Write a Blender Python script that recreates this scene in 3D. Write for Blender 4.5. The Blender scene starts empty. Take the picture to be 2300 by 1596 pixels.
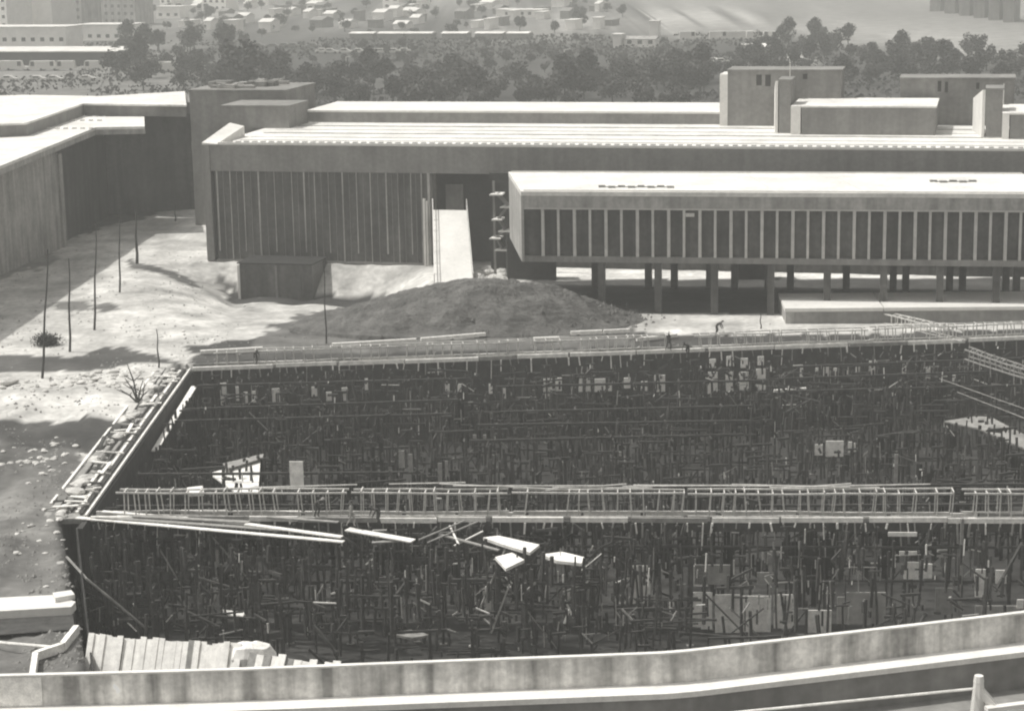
import bpy, bmesh, math, random
from mathutils import Vector, Matrix, noise
R = math.radians
rnd = random.Random(7)
C = bpy.context.scene.collection
scene = bpy.context.scene

# ---------------------------------------------------------------- camera, sky, sun, exposure
HC, F, CX, CY = 40.0, 4610.0, 1150.0, 798.0
PITCH, ROLL = R(12.0), R(1.0)
cam_d = bpy.data.cameras.new("camera"); cam = bpy.data.objects.new("camera", cam_d); C.objects.link(cam)
cam.location = (0, 0, HC)
cam_d.sensor_width = 36; cam_d.lens = 36 * F / 2300.0
cam_d.clip_start = 1; cam_d.clip_end = 12000
fw = Vector((0, math.cos(PITCH), -math.sin(PITCH))); rt = Vector((1, 0, 0)); up = Vector((0, math.sin(PITCH), math.cos(PITCH)))
# rolled so that plumb lines lean to the left at their tops
rt2 = rt * math.cos(ROLL) - up * math.sin(ROLL); up2 = up * math.cos(ROLL) + rt * math.sin(ROLL)
M = Matrix((rt2, up2, -fw)).transposed().to_4x4(); M.translation = cam.location
cam.matrix_world = M
scene.camera = cam
scene.cycles.pixel_filter_type = 'BLACKMAN_HARRIS'; scene.cycles.filter_width = 2.1

SUN_AZ, SUN_EL = R(280), R(62)         # azimuth the light comes from: left, a touch behind the buildings
world = bpy.data.worlds.new("World"); scene.world = world; world.use_nodes = True
wn = world.node_tree; wn.nodes.clear()
sky = wn.nodes.new('ShaderNodeTexSky'); sky.sky_type = 'NISHITA'; sky.sun_disc = False
sky.sun_elevation = SUN_EL; sky.sun_rotation = SUN_AZ; sky.dust_density = 3
hs = wn.nodes.new('ShaderNodeHueSaturation'); hs.inputs['Saturation'].default_value = 0.0
bg = wn.nodes.new('ShaderNodeBackground'); bg.inputs['Strength'].default_value = 0.15
wo = wn.nodes.new('ShaderNodeOutputWorld')
wn.links.new(sky.outputs[0], hs.inputs['Color']); tn = wn.nodes.new('ShaderNodeMix'); tn.data_type = 'RGBA'; tn.blend_type = 'MULTIPLY'; tn.inputs['Factor'].default_value = 1; tn.inputs[7].default_value = (1, .985, .95, 1)
wn.links.new(hs.outputs[0], tn.inputs[6]); wn.links.new(tn.outputs[2], bg.inputs['Color']); wn.links.new(bg.outputs[0], wo.inputs[0])
sl = bpy.data.lights.new("sun", 'SUN'); sl.energy = 3.6; sl.angle = R(1.2); sl.color = (1, 0.98, 0.93)
so = bpy.data.objects.new("sun", sl); C.objects.link(so)
sd = Vector((math.sin(SUN_AZ) * math.cos(SUN_EL), math.cos(SUN_AZ) * math.cos(SUN_EL), math.sin(SUN_EL)))  # towards the sun
sd.y = abs(sd.y); so.rotation_euler = sd.to_track_quat('Z', 'Y').to_euler()
scene.view_settings.view_transform = 'Standard'; scene.view_settings.look = 'None'
scene.view_settings.exposure = 0.0; scene.view_settings.gamma = 1

# ---------------------------------------------------------------- measuring helpers (2300 px wide photo grid -> place in the world)
def ray(px, py): return fw + rt2 * ((px - CX) / F) - up2 * ((py - CY) / F)
def P(px, py, z=0.0):
    d = ray(px, py); t = (z - HC) / d.z
    p = cam.location + d * t; return Vector((p.x, p.y, z))
def proj(p):
    v = Vector(p) - cam.location; k = v.dot(fw)
    return CX + F * v.dot(rt2) / k, CY - F * v.dot(up2) / k
def zat(p, py):                    # height above plan point p that shows at row py
    lo, hi = -30.0, 60.0
    for _ in range(40):
        m = (lo + hi) / 2
        if proj((p[0], p[1], m))[1] > py: lo = m
        else: hi = m
    return (lo + hi) / 2
def onY(px, py, q, u):             # point seen at (px,py) on the vertical plane through q along u
    d = ray(px, py); n = Vector((-u.y, u.x, 0)); t = (Vector(q) - cam.location).dot(n) / d.dot(n)
    return cam.location + d * t

# ---------------------------------------------------------------- materials
def mat(name, v, var=0.18, scale=0.4, rough=0.85, streak=0.0, tint=(1, .98, .94), bump=0.0, fine=True, attr=None, spec=0.3):
    m = bpy.data.materials.new(name); m.use_nodes = True; nt = m.node_tree; N, L = nt.nodes, nt.links
    b = N['Principled BSDF']; b.inputs['Roughness'].default_value = rough
    b.inputs['Specular IOR Level'].default_value = spec
    tc = N.new('ShaderNodeTexCoord'); ge = N.new('ShaderNodeNewGeometry')
    n1 = N.new('ShaderNodeTexNoise'); n1.inputs['Scale'].default_value = scale; n1.inputs['Detail'].default_value = 8; n1.inputs['Roughness'].default_value = 0.65
    L.new(ge.outputs['Position'], n1.inputs['Vector'])
    mr = N.new('ShaderNodeMapRange'); mr.inputs['From Min'].default_value = 0.3; mr.inputs['From Max'].default_value = 0.7
    mr.inputs['To Min'].default_value = 1 - var * 1.6; mr.inputs['To Max'].default_value = 1 + var * 1.6
    L.new(n1.outputs['Fac'], mr.inputs['Value']); cur = mr.outputs[0]
    def mul(a, bb):
        k = N.new('ShaderNodeMath'); k.operation = 'MULTIPLY'; L.new(a, k.inputs[0]); L.new(bb, k.inputs[1]); return k.outputs[0]
    if fine:
        n2 = N.new('ShaderNodeTexNoise'); n2.inputs['Scale'].default_value = scale * 9; n2.inputs['Detail'].default_value = 5
        L.new(ge.outputs['Position'], n2.inputs['Vector'])
        m2 = N.new('ShaderNodeMapRange'); m2.inputs['From Min'].default_value = 0.3; m2.inputs['From Max'].default_value = 0.7
        m2.inputs['To Min'].default_value = 1 - var * 0.8; m2.inputs['To Max'].default_value = 1 + var * 0.8
        L.new(n2.outputs['Fac'], m2.inputs['Value']); cur = mul(cur, m2.outputs[0])
    if streak:
        mp = N.new('ShaderNodeMapping'); mp.inputs['Scale'].default_value = (0.9, 0.9, 0.07)
        L.new(ge.outputs['Position'], mp.inputs['Vector'])
        n3 = N.new('ShaderNodeTexNoise'); n3.inputs['Scale'].default_value = 1.3; n3.inputs['Detail'].default_value = 6
        L.new(mp.outputs[0], n3.inputs['Vector'])
        m3 = N.new('ShaderNodeMapRange'); m3.inputs['From Min'].default_value = 0.35; m3.inputs['From Max'].default_value = 0.62
        m3.inputs['To Min'].default_value = 1 - streak; m3.inputs['To Max'].default_value = 1 + streak * .25
        L.new(n3.outputs['Fac'], m3.inputs['Value']); cur = mul(cur, m3.outputs[0])
    if attr:
        at = N.new('ShaderNodeAttribute'); at.attribute_name = attr; cur = mul(cur, at.outputs['Fac'])
    else:
        k = N.new('ShaderNodeMath'); k.operation = 'MULTIPLY'; k.inputs[1].default_value = v; L.new(cur, k.inputs[0]); cur = k.outputs[0]
    cb = N.new('ShaderNodeCombineColor')
    for i in range(3):
        k = N.new('ShaderNodeMath'); k.operation = 'MULTIPLY'; k.inputs[1].default_value = tint[i]; k.use_clamp = True
        L.new(cur, k.inputs[0]); L.new(k.outputs[0], cb.inputs[i])
    L.new(cb.outputs[0], b.inputs['Base Color'])
    if bump:
        bp = N.new('ShaderNodeBump'); bp.inputs['Strength'].default_value = bump; bp.inputs['Distance'].default_value = 0.15
        L.new(n1.outputs['Fac'], bp.inputs['Height']); L.new(bp.outputs[0], b.inputs['Normal'])
    return m
MT = {
 'roof': mat('roof_membrane', 0.67, 0.14, 0.22), 'white': mat('white_concrete', 0.66, 0.07, 0.3), 'fascia': mat('cast_concrete', 0.21, 0.12, 0.25, streak=.15),
 'concrete': mat('weathered_concrete', 0.36, 0.16, 0.3, streak=.3, bump=.3), 'mid': mat('grey_render', 0.22, 0.15, 0.2, streak=.15),
 'glass': mat('dark_glazing', 0.085, 0.25, 0.25, rough=.35, streak=.35), 'mullion': mat('pale_mullion', 0.5, 0.1, 1), 'dark': mat('dark_recess_tone', 0.05, 0.2, 0.5),  # 'dark' is a near-black tone for recesses, slots and back walls
 'parapet': mat('stained_parapet_concrete', 0.7, 0.2, 0.45, streak=.6, bump=.4), 'ledge': mat('pale_ledge_concrete', 0.7, 0.08, 0.8),
 'timber': mat('weathered_timber', 0.052, 0.3, 1.5), 'board': mat('pale_board', 0.78, 0.16, 2.0), 'board2': mat('grey_board', 0.27, 0.22, 2.0),
 'steel': mat('rebar_steel', 0.55, 0.2, 2.0), 'rusty': mat('dark_rebar_steel', 0.2, 0.2, 2), 'earth': mat('dark_earth', 0.09, 0.35, 0.5, bump=.6),
 'rock': mat('pale_rock', 0.5, 0.2, 1.2), 'leaf': mat('dark_leaf', 0.04, 0.35, 0.25), 'leaf2': mat('mid_leaf', 0.06, 0.35, 0.25), 'bark': mat('bark', 0.06, 0.3, 2),
 'car': mat('pale_car_paint', 0.6, 0.03, 1, rough=.4), 'car2': mat('grey_car_paint', 0.2, 0.05, 1, rough=.4), 'tyre': mat('tyre_rubber', 0.03, 0.1, 3),
 'fence': mat('fence_board', 0.82, 0.12, 2.0), 'black': mat('near_black_board', 0.025, 0.4, 1.0),  # 'black' is a near-black tone for boards and the low block's roof
 'pale': mat('pale_plaster', 0.8, 0.07, 0.1), 'skin': mat('skin', 0.2, 0.05, 3), 'cloth': mat('work_clothes', 0.06, 0.2, 6), 'cloth2': mat('pale_work_clothes', 0.3, 0.2, 6),
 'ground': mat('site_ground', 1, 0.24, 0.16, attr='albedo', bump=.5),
}

# ---------------------------------------------------------------- mesh helpers
class MB:
    def __init__(s): s.v = []; s.f = []
    def add(s, vs, fs):
        b = len(s.v); s.v += [tuple(v) for v in vs]; s.f += [tuple(b + i for i in f) for f in fs]; return s
    def prism(s, poly, z0, z1):    # z0/z1: number or list
        n = len(poly); a = z0 if isinstance(z0, (list, tuple)) else [z0] * n; b = z1 if isinstance(z1, (list, tuple)) else [z1] * n
        area = sum(poly[i][0] * poly[(i + 1) % n][1] - poly[(i + 1) % n][0] * poly[i][1] for i in range(n))
        if area < 0: poly = poly[::-1]; a = a[::-1]; b = b[::-1]
        vs = [(p[0], p[1], a[i]) for i, p in enumerate(poly)] + [(p[0], p[1], b[i]) for i, p in enumerate(poly)]
        fs = [tuple(range(n))[::-1], tuple(range(n, 2 * n))] + [(i, (i + 1) % n, n + (i + 1) % n, n + i) for i in range(n)]
        return s.add(vs, fs)
    def strip(s, a, b, off0, off1, z0, z1, n=None):   # box along plan line a-b, between perpendicular offsets, n points away from camera
        u = (Vector((b[0] - a[0], b[1] - a[1], 0))).normalized(); nn = Vector((-u.y, u.x, 0))
        if nn.y < 0: nn = -nn
        if n is not None: nn = n
        a = Vector((a[0], a[1], 0)); b = Vector((b[0], b[1], 0))
        return s.prism([a + nn * off0, b + nn * off0, b + nn * off1, a + nn * off1], z0, z1)
    def bar(s, p, q, w, h=None):   # rectangular bar from p to q
        p = Vector(p); q = Vector(q); d = (q - p).normalized(); h = h or w
        x = d.cross(Vector((0, 0, 1)));
        if x.length < .01: x = Vector((1, 0, 0))
        x.normalize(); y = x.cross(d).normalized()
        vs = []
        for c in (p, q):
            for i, j in ((-1, -1), (1, -1), (1, 1), (-1, 1)): vs.append(c + x * (i * w / 2) + y * (j * h / 2))
        return s.add(vs, [(3, 2, 1, 0), (4, 5, 6, 7), (0, 1, 5, 4), (1, 2, 6, 5), (2, 3, 7, 6), (3, 0, 4, 7)])
    def tube(s, p, q, r0, r1=None, n=6):
        p = Vector(p); q = Vector(q); r1 = r0 if r1 is None else r1; d = (q - p).normalized()
        x = d.cross(Vector((0, 0, 1)));
        if x.length < .01: x = Vector((1, 0, 0))
        x.normalize(); y = x.cross(d)
        vs = [c + (x * math.cos(2 * math.pi * i / n) + y * math.sin(2 * math.pi * i / n)) * r for c, r in ((p, r0), (q, r1)) for i in range(n)]
        fs = [tuple(range(n)), tuple(range(n, 2 * n))[::-1]] + [(i, n + i, n + (i + 1) % n, (i + 1) % n) for i in range(n)]
        return s.add(vs, fs)
    def mesh(s, name, m, org=(0, 0, 0)):
        me = bpy.data.meshes.new(name); me.from_pydata([(v[0] - org[0], v[1] - org[1], v[2] - org[2]) for v in s.v], [], s.f); me.materials.append(MT[m])
        bm = bmesh.new(); bm.from_mesh(me); bmesh.ops.recalc_face_normals(bm, faces=bm.faces); bm.to_mesh(me); bm.free()
        me.update(); return me
    def build(s, name, m, parent=None, label=None):
        org = Vector((0, 0, 0))
        if parent is not None:
            r = parent
            while r.parent: r = r.parent
            org = Vector(r.location)
        o = bpy.data.objects.new(name, s.mesh(name, m, org)); C.objects.link(o)
        if parent is not None: o.parent = parent
        if label: o['label'] = label
        return o
def tag(o, label=None, cat=None, group=None, kind=None):
    if label: o['label'] = label
    if cat: o['category'] = cat
    if group: o['group'] = group
    if kind: o['kind'] = kind
    return o
def empty(name, loc, label, cat, group=None):
    o = bpy.data.objects.new(name, None); C.objects.link(o); o.location = Vector(loc); o.empty_display_size = .5
    return tag(o, label, cat, group)
def solo(mb, name, m, loc, label, cat, group=None, kind=None):     # a thing that is one mesh, origin at loc
    o = bpy.data.objects.new(name, mb.mesh(name, m, loc)); C.objects.link(o); o.location = Vector(loc)
    return tag(o, label, cat, group, kind)
def copy_tree(o, parent=None):
    c = o.copy(); C.objects.link(c)
    if parent is not None: c.parent = parent
    for ch in list(o.children): copy_tree(ch, c)
    return c
def place(proto, used, loc, rz=0, sc=1, label=None, group=None):
    o = proto if not used[0] else copy_tree(proto); used[0] = True
    o.location = Vector(loc); o.rotation_euler = (0, 0, rz); o.scale = (sc, sc, sc) if not isinstance(sc, tuple) else sc
    if label: o['label'] = label
    if group: o['group'] = group
    return o
def pip(x, y, poly):
    ins = False; n = len(poly)
    for i in range(n):
        x1, y1 = poly[i][0], poly[i][1]; x2, y2 = poly[(i + 1) % n][0], poly[(i + 1) % n][1]
        if (y1 > y) != (y2 > y) and x < (x2 - x1) * (y - y1) / (y2 - y1) + x1: ins = not ins
    return ins

# ---------------------------------------------------------------- key lines of the plan
PIT = -8.0
FA, FB = P(185, 1160), P(2420, 1163)           # front beam of the structure being built
BA, BB = P(425, 825), P(2420, 752)             # rear beam
ML, MR_ = P(470, 325, 14.1), P(2420, 341, 14.1)  # main building, front roof edge
mu = (MR_ - ML); mu.z = 0; mu.normalize(); mn = Vector((-mu.y, mu.x, 0))
PL, PR = P(1170, 430, 12.6), P(2420, 436, 12.6)  # pavilion, front roof edge
pu = (PR - PL); pu.z = 0; pu.normalize(); pn = (P(1142, 386, 12.6) - PL).normalized()
pit_poly = [BA + Vector((-1.6, 1.1, 0)), BB + Vector((0, 1.1, 0)), Vector((110, BB.y + 1.1, 0)), Vector((110, 62, 0)), P(205, 1560), FA + Vector((-1.5, .2, 0))]

# ---------------------------------------------------------------- ground
def axis(lo, hi, step, far0, far1, g=1.22):
    a = []; x = lo
    while x <= hi: a.append(x); x += step
    s = step; x = a[-1]
    while x < far1: s *= g; x += s; a.append(x)
    s = step; x = a[0]; b = []
    while x > far0: s *= g; x -= s; b.append(x)
    return b[::-1] + a
ZONES = [  # polygons on the photo grid, ground albedo set there
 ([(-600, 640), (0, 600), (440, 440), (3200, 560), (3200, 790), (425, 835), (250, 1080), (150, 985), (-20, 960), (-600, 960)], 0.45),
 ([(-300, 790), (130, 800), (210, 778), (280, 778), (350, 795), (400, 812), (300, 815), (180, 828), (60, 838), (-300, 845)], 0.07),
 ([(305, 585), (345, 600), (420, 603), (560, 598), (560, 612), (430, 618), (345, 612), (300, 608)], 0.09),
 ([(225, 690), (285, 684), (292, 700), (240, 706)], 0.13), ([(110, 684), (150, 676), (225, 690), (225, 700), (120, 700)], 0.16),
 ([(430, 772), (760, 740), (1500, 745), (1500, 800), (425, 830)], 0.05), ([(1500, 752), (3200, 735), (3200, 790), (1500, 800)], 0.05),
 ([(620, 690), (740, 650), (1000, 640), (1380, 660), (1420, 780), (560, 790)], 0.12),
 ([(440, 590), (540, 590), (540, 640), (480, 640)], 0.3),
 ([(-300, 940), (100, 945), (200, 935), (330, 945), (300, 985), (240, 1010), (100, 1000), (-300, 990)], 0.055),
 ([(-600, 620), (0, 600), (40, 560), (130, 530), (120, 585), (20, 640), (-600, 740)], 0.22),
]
def alb(x, y, z):
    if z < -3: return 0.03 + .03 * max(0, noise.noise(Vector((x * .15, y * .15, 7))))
    px, py = proj((x, y, 0)); n = noise.noise(Vector((x * .13, y * .05, 3))) + .6 * noise.noise(Vector((x * .4, y * .16, 5))) + .4 * noise.noise(Vector((x * 1.1, y * .4, 6))) ; n2 = noise.noise(Vector((x * .05, y * .03, 9)))
    jx, jy = px + n * 60, py + n2 * 12 + n * 7
    if y > 330:
        n3 = noise.noise(Vector((x * .02, y * .01, 5)))
        v = 0.10 + max(0, n3) * .12
        if py < 78: v = .13 + max(-.08, n3 * .2) + n * .09 + n2 * .1
        if px > 1500 and py < 75 + (px - 1500) * .11: v = .2 + n3 * .12 + n * .08
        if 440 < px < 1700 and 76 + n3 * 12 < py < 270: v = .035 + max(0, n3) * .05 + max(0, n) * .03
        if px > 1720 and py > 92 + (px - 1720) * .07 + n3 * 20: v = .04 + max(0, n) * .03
        if px < 430 and py > 120: v = .15 + n3 * .08
        for yy, x0, x1 in ((94, 560, 1330), (124, 700, 930), (62, 700, 1500), (40, 900, 1700), (92, 1500, 1760), (150, 1520, 1640), (28, 1100, 2000), (170, 60, 440), (108, 1390, 1480), (132, 1750, 2300)):
            if x0 < px < x1 and abs(py - yy - n2 * 4) < 2.2 and n > -.25: v = .38
        return max(.03, v)
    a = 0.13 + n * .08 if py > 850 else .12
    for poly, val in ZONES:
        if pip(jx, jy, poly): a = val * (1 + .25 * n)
    if pip(px, py, [(1180, 628), (2600, 623), (2600, 704), (1420, 704), (1300, 690)]): a = .06  # shade under the pavilion put into the ground colour
    if pip(px, py, [(1180, 580), (2600, 575), (2600, 623), (1180, 628)]): a = .72  # sunlit strip behind the pavilion painted in as pale ground
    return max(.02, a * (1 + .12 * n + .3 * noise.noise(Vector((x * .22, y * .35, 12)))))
def zter(x, y):
    if pip(x, y, pit_poly): return PIT + .25 * noise.noise(Vector((x * .4, y * .4, 0)))
    z = .14 * noise.noise(Vector((x * .25, y * .2, 1))) + .07 * noise.noise(Vector((x * .9, y * .9, 4)))
    px, py = proj((x, y, 0))
    if y < 180 and x < FA.x + 4: z += .5 * noise.noise(Vector((x * .3, y * .18, 8))) + .25 * noise.noise(Vector((x * .9, y * .5, 8)))
    if y > 190: z *= .6
    # hollow in front of the left half of the long building
    k = min(1, max(0, (px - 330) / 190)) ** 1.5 * min(1, max(0, (960 - px) / 110)); dd = (Vector((x, y, 0)) - Vector((ML.x, ML.y, 0))).dot(mn)
    if k > 0 and -48 < dd < 1: z -= 3.4 * k * (min(1, max(0, -dd / 5.5)) if dd > -7 else max(0, (dd + 46) / 39) ** 1.2) * (1 + .12 * noise.noise(Vector((x * .3, y * .3, 5))))
    return z
xs = axis(-62, 62, .5, -4500, 4500); ys = axis(84, 300, 1.0, -300, 9000)
vs = []; fs = []; av = []
for y in ys:
    for x in xs:
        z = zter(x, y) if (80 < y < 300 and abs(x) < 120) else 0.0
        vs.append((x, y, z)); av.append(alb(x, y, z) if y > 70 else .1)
nx = len(xs)
for j in range(len(ys) - 1):
    for i in range(nx - 1): k = j * nx + i; fs.append((k, k + 1, k + nx + 1, k + nx))
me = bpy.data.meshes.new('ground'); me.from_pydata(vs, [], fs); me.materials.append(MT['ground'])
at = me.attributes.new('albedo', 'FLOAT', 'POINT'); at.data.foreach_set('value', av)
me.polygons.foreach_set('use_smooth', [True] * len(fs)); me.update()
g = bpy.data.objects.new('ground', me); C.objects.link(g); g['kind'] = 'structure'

# ---------------------------------------------------------------- main building
def on_main(px, py): return onY(px, py, ML, mu)
def s_main(px, py=400): return (on_main(px, py) - ML).dot(mu)
def mp(s, off=0): return ML + mu * s + mn * off
main = empty('long_office_building', (mp(30, 10).x, mp(30, 10).y, 0), 'long grey concrete building with flat pale roof behind the dark earth mound', 'building')
S1 = (MR_ - ML).dot(mu); DM = 27.5; ZR = 14.1
zb = zat(mp(10), 386); z58 = zat(mp(10), 585)
SE = s_main(965); SG = s_main(1065)             # entrance recess
a = mp(0); b = mp(S1)
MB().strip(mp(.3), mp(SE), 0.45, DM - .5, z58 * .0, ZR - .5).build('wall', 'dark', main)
MB().strip(mp(SE), mp(S1), 3.5, DM - .6, 0, ZR - .52).build('rear_wall', 'mid', main)
MB().strip(a, b, 0, 0.4, zb, ZR - .02).build('fascia', 'fascia', main)
MB().strip(mp(-.02), mp(S1), .403, DM, ZR - .42, ZR).build('roof', 'roof', main)
MB().strip(mp(-.9), mp(-.0), -.1, 9.5, 0.02, ZR - .05).build('end_wall', 'fascia', main)
# upswept end of the parapet at the left corner
q0, q1, q2 = mp(-.9, -.1), mp(1.0, -.1), mp(1.0, 9.5); q3 = mp(-.9, 9.5)
MB().prism([q0, q1, q2, q3], [ZR] * 4, [ZR + .25, ZR + .1, ZR + 1.3, ZR + 1.7]).build('corner_parapet', 'white', main)
MB().strip(mp(1.1), b, 0.0, .35, ZR + .004, ZR + .3).build('parapet', 'white', main)
post = MB(); s = 2.0
while s < S1 - 1:
    post.strip(mp(s), mp(s + .55), .75, 1.25, ZR + .005, ZR + .34); s += 1.05
post.strip(mp(1.5), mp(S1 - 1), .9, 1.1, ZR + .006, ZR + .1); post.build('roof_vent_row', 'mid', main)
# dark glazed storeys in front of the wall, with thin uprights
MB().strip(mp(.4), mp(SE), .25, .44, z58, zb).build('glazing', 'glass', main)
ms = [487, 517, 547, 580, 616, 655, 682, 706, 737, 768, 800, 831, 866, 893, 922, 945]
for p0_, p1_ in zip(ms, ms[1:]):
    s = s_main((p0_ + p1_) / 2, 450); MB().strip(mp(s), mp(s + .07), .14, .245, z58, zb).build('thin_mullion', 'mid', main)
for k, px in enumerate(ms):
    s = s_main(px, 450)
    MB().strip(mp(s), mp(s + (.10 if k % 3 else .17)), 0.1, .245, z58 + (.0 if k % 2 else 1.0), zb).build('mullion', 'concrete', main)
MB().strip(mp(.3), mp(SE), .02, .43, z58 - .25, z58 - .003).build('sill_band', 'fascia', main)
# entrance recess with door and flank walls
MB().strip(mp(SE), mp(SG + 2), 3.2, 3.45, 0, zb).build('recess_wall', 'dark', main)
dr = MB().strip(mp(s_main(985)), mp(s_main(1025)), 3.0, 3.19, zat(mp(20, 3), 474), zat(mp(20, 3), 412)).build('door', 'mid', main)
MB().strip(mp(SE - .3), mp(SE), -.05, 3.1, 0, zb).build('recess_flank', 'concrete', main)
# lower storey wall under the pavilion side
MB().strip(mp(SG + 2), mp(S1), .6, 3.4, 0, zb).build('lower_wall', 'glass', main)
for o_, h_, m_, w_ in ((1.9, .12, 'white', .3), (5.2, .06, 'concrete', .12), (9.0, .05, 'concrete', .1), (13.5, .1, 'concrete', .15), (18.0, .05, 'concrete', .1), (22.5, .1, 'concrete', .12)):
    MB().strip(mp(2, 0), mp(S1 - 1), o_, o_ + w_, ZR + .004, ZR + h_).build('roof_upstand', m_, main)
# raised rear roof strip
RS0, RS1 = s_main(648, 300) + 2.5, s_main(1618, 300)
ra = P(697, 245, ZR + 1.5); 
def on_line(px, off): # s coordinate on the line at offset off whose roof point shows in column px
    lo, hi = -60, 200
    for _ in range(40):
        m = (lo + hi) / 2; q = mp(m, off)
        if proj((q.x, q.y, ZR))[0] < px: lo = m
        else: hi = m
    return lo
t0, t1 = on_line(690, DM), on_line(1620, DM)
MB().strip(mp(t0), mp(t1), DM + .003, DM + 13, 0, ZR + 1.35).build('rear_block', 'mid', main)
MB().strip(mp(t0), mp(t1), DM - .05, DM + 13.1, ZR + 1.353, ZR + 1.6).build('rear_roof', 'white', main)
# rooftop housings
def housing(name, pxl, pxr, pyt, off, depth, roofm='mid', wallm='fascia', slope=0.0, label=None, zb0=None):
    s0, s1 = on_line(pxl, off), on_line(pxr, off); q = mp((s0 + s1) / 2, off); zt = zat(q, pyt)
    w = MB(); z0 = (zb0 if zb0 is not None else ZR + .01)
    A, B, Cc, D = mp(s0, off), mp(s1, off), mp(s1, off + depth), mp(s0, off + depth)
    w = MB().prism([A, B, Cc, D], z0, [zt, zt, zt - slope, zt - slope]).build(name, wallm, main, label)
    MB().prism([mp(s0 - .12, off - .12), mp(s1 + .12, off - .12), mp(s1 + .12, off + depth + .1), mp(s0 - .12, off + depth + .1)],
               [zt + .003, zt + .003, zt - slope + .003, zt - slope + .003], [zt + .2, zt + .2, zt - slope + .2, zt - slope + .2]).build('housing_roof', roofm, w)
    return w, s0, s1, q, zt
w, s0, s1, q, zt = housing('stair_housing', 1634, 1888, 160, DM - 1.5, 5.5, 'mid', 'mid', label='tall grey roof housing with three dark openings')
for a0, a1, y0, y1 in ((1698, 1710, 168, 192), (1718, 1730, 168, 194), (1802, 1812, 166, 178)):
    h = DM - 1.5; MB().strip(mp(on_line(a0, h)), mp(on_line(a1, h)), DM - 1.53, DM - 1.3, zat(q, y1), zat(q, y0)).build('vent_slot', 'dark', w)
MB().strip(mp(s0 - 1.0), mp(s0 - .003), DM - 1.5, DM + 3.0, ZR + .01, zt - .4).build('painted_sunlit_flank', 'white', w)  # white colour stands for the sun on the housing's left side
w, s0, s1, q, zt = housing('stair_housing', 2020, 2276, 178, DM + 1.0, 5.5, 'mid', 'mid', label='tall grey roof housing at the right with two dark openings')
for a0, a1, y0, y1 in ((2104, 2112, 182, 206), (2120, 2127, 184, 208), (2190, 2197, 186, 200)):
    h = DM + 1; MB().strip(mp(on_line(a0, h)), mp(on_line(a1, h)), DM + .97, DM + 1.2, zat(q, y1), zat(q, y0)).build('vent_slot', 'dark', w)
for l, m_, r_, yt, off in ((1724, 1749, 1775, 182, 17.5), (2182, 2213, 2250, 202, 14.5)):
    w, s0, s1, q, zt = housing('chimney_block', m_, r_, yt, off, 4.5, 'mid', 'fascia')
    A, B = mp(on_line(l, off)), mp(s0 - .003)
    ls = on_line(l, off)
    MB().prism([mp(s0 - .45, off - .01), mp(s0 - .125, off - .01), mp(s0 - .125, off + 7.5), mp(ls - .0, off + 7.5)], ZR + .01, [zt, zt, zt - 1.6, zt - 1.6]).build('painted_sunlit_flank', 'white', w)  # left side painted white as if sunlit
for l, r_, yt, off, dp in ((1800, 2100, 242, 16.0, 26), (2268, 2560, 258, 12.5, 24)):
    w, s0, s1, q, zt = housing('roof_lantern', l, r_, yt, off, 11.0, 'roof', 'fascia')
    ls = s0 - (1.3 if l < 2000 else .9)
    MB().prism([mp(ls, off), mp(s0 - .125, off), mp(s0 - .125, off + 11), mp(ls - .0, off + 11)], ZR + .01, [zt + .15] * 4).build('painted_sunlit_flank', 'white', w)  # lantern's sunlit left side put into the colour
# masts on the roof
for px, yb, yt in ((1773, 190, 140), (2252, 210, 188)):
    s = on_line(px, 25); q = mp(s, 25); MB().tube((q.x, q.y, ZR), (q.x, q.y, zat(q, yt)), .09, .05).build('mast', 'white', main)
# textured service block at the left end of the roof
w, s0, s1, q, zt = housing('service_block', 428, 645, 205, DM + .5, 12, 'mid', 'mid', zb0=0)
for k in range(22):
    s = rnd.uniform(s0, s1 - 2); o_ = DM + .5 + rnd.uniform(.3, 10); z = rnd.uniform(.2, .8)
    MB().strip(mp(s), mp(s + rnd.uniform(.6, 2.5)), o_, o_ + rnd.uniform(.5, 1.8), zt + .21, zt + .2 + z).build('plant_box', rnd.choice(('concrete', 'mid')), w)
housing('lift_housing', 500, 650, 240, 19.5, 7.5, 'mid', 'mid')
# low basement block in front of the left half
q = onY(538, 600, ML - mn * 5.7, mu); q_ = onY(700, 600, ML - mn * 5.7, mu); q.z = 0; q_.z = 0; zt = zat(q, 592)
bb = empty('low_concrete_block', (q.x, q.y, 0), 'low dark concrete block set under the left half of the long building', 'building')
MB().strip(q, q_, 0, 5.6, -5, zt).build('wall', 'glass', bb)
MB().strip(q - mu * .3, q, -.05, 5.5, -5, zt - .2).build('side_wall', 'white', bb)  # white side painted for the sun; the front is coloured dark for shade
MB().strip(q - mu * .32, q_ + mu * .1, -.05, 5.55, zt + .003, zt + .12).build('roof', 'black', bb)
e0 = q + mu * 4.4; MB().strip(e0, e0 + mu * .3, -.06, -.003, -5, zt - .1).build('pilaster', 'mid', bb)
e0 = q + mu * 5.2; MB().strip(e0, e0 + mu * 2.4, -.04, -.003, -5, zt - 1).build('door', 'glass', bb)

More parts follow.
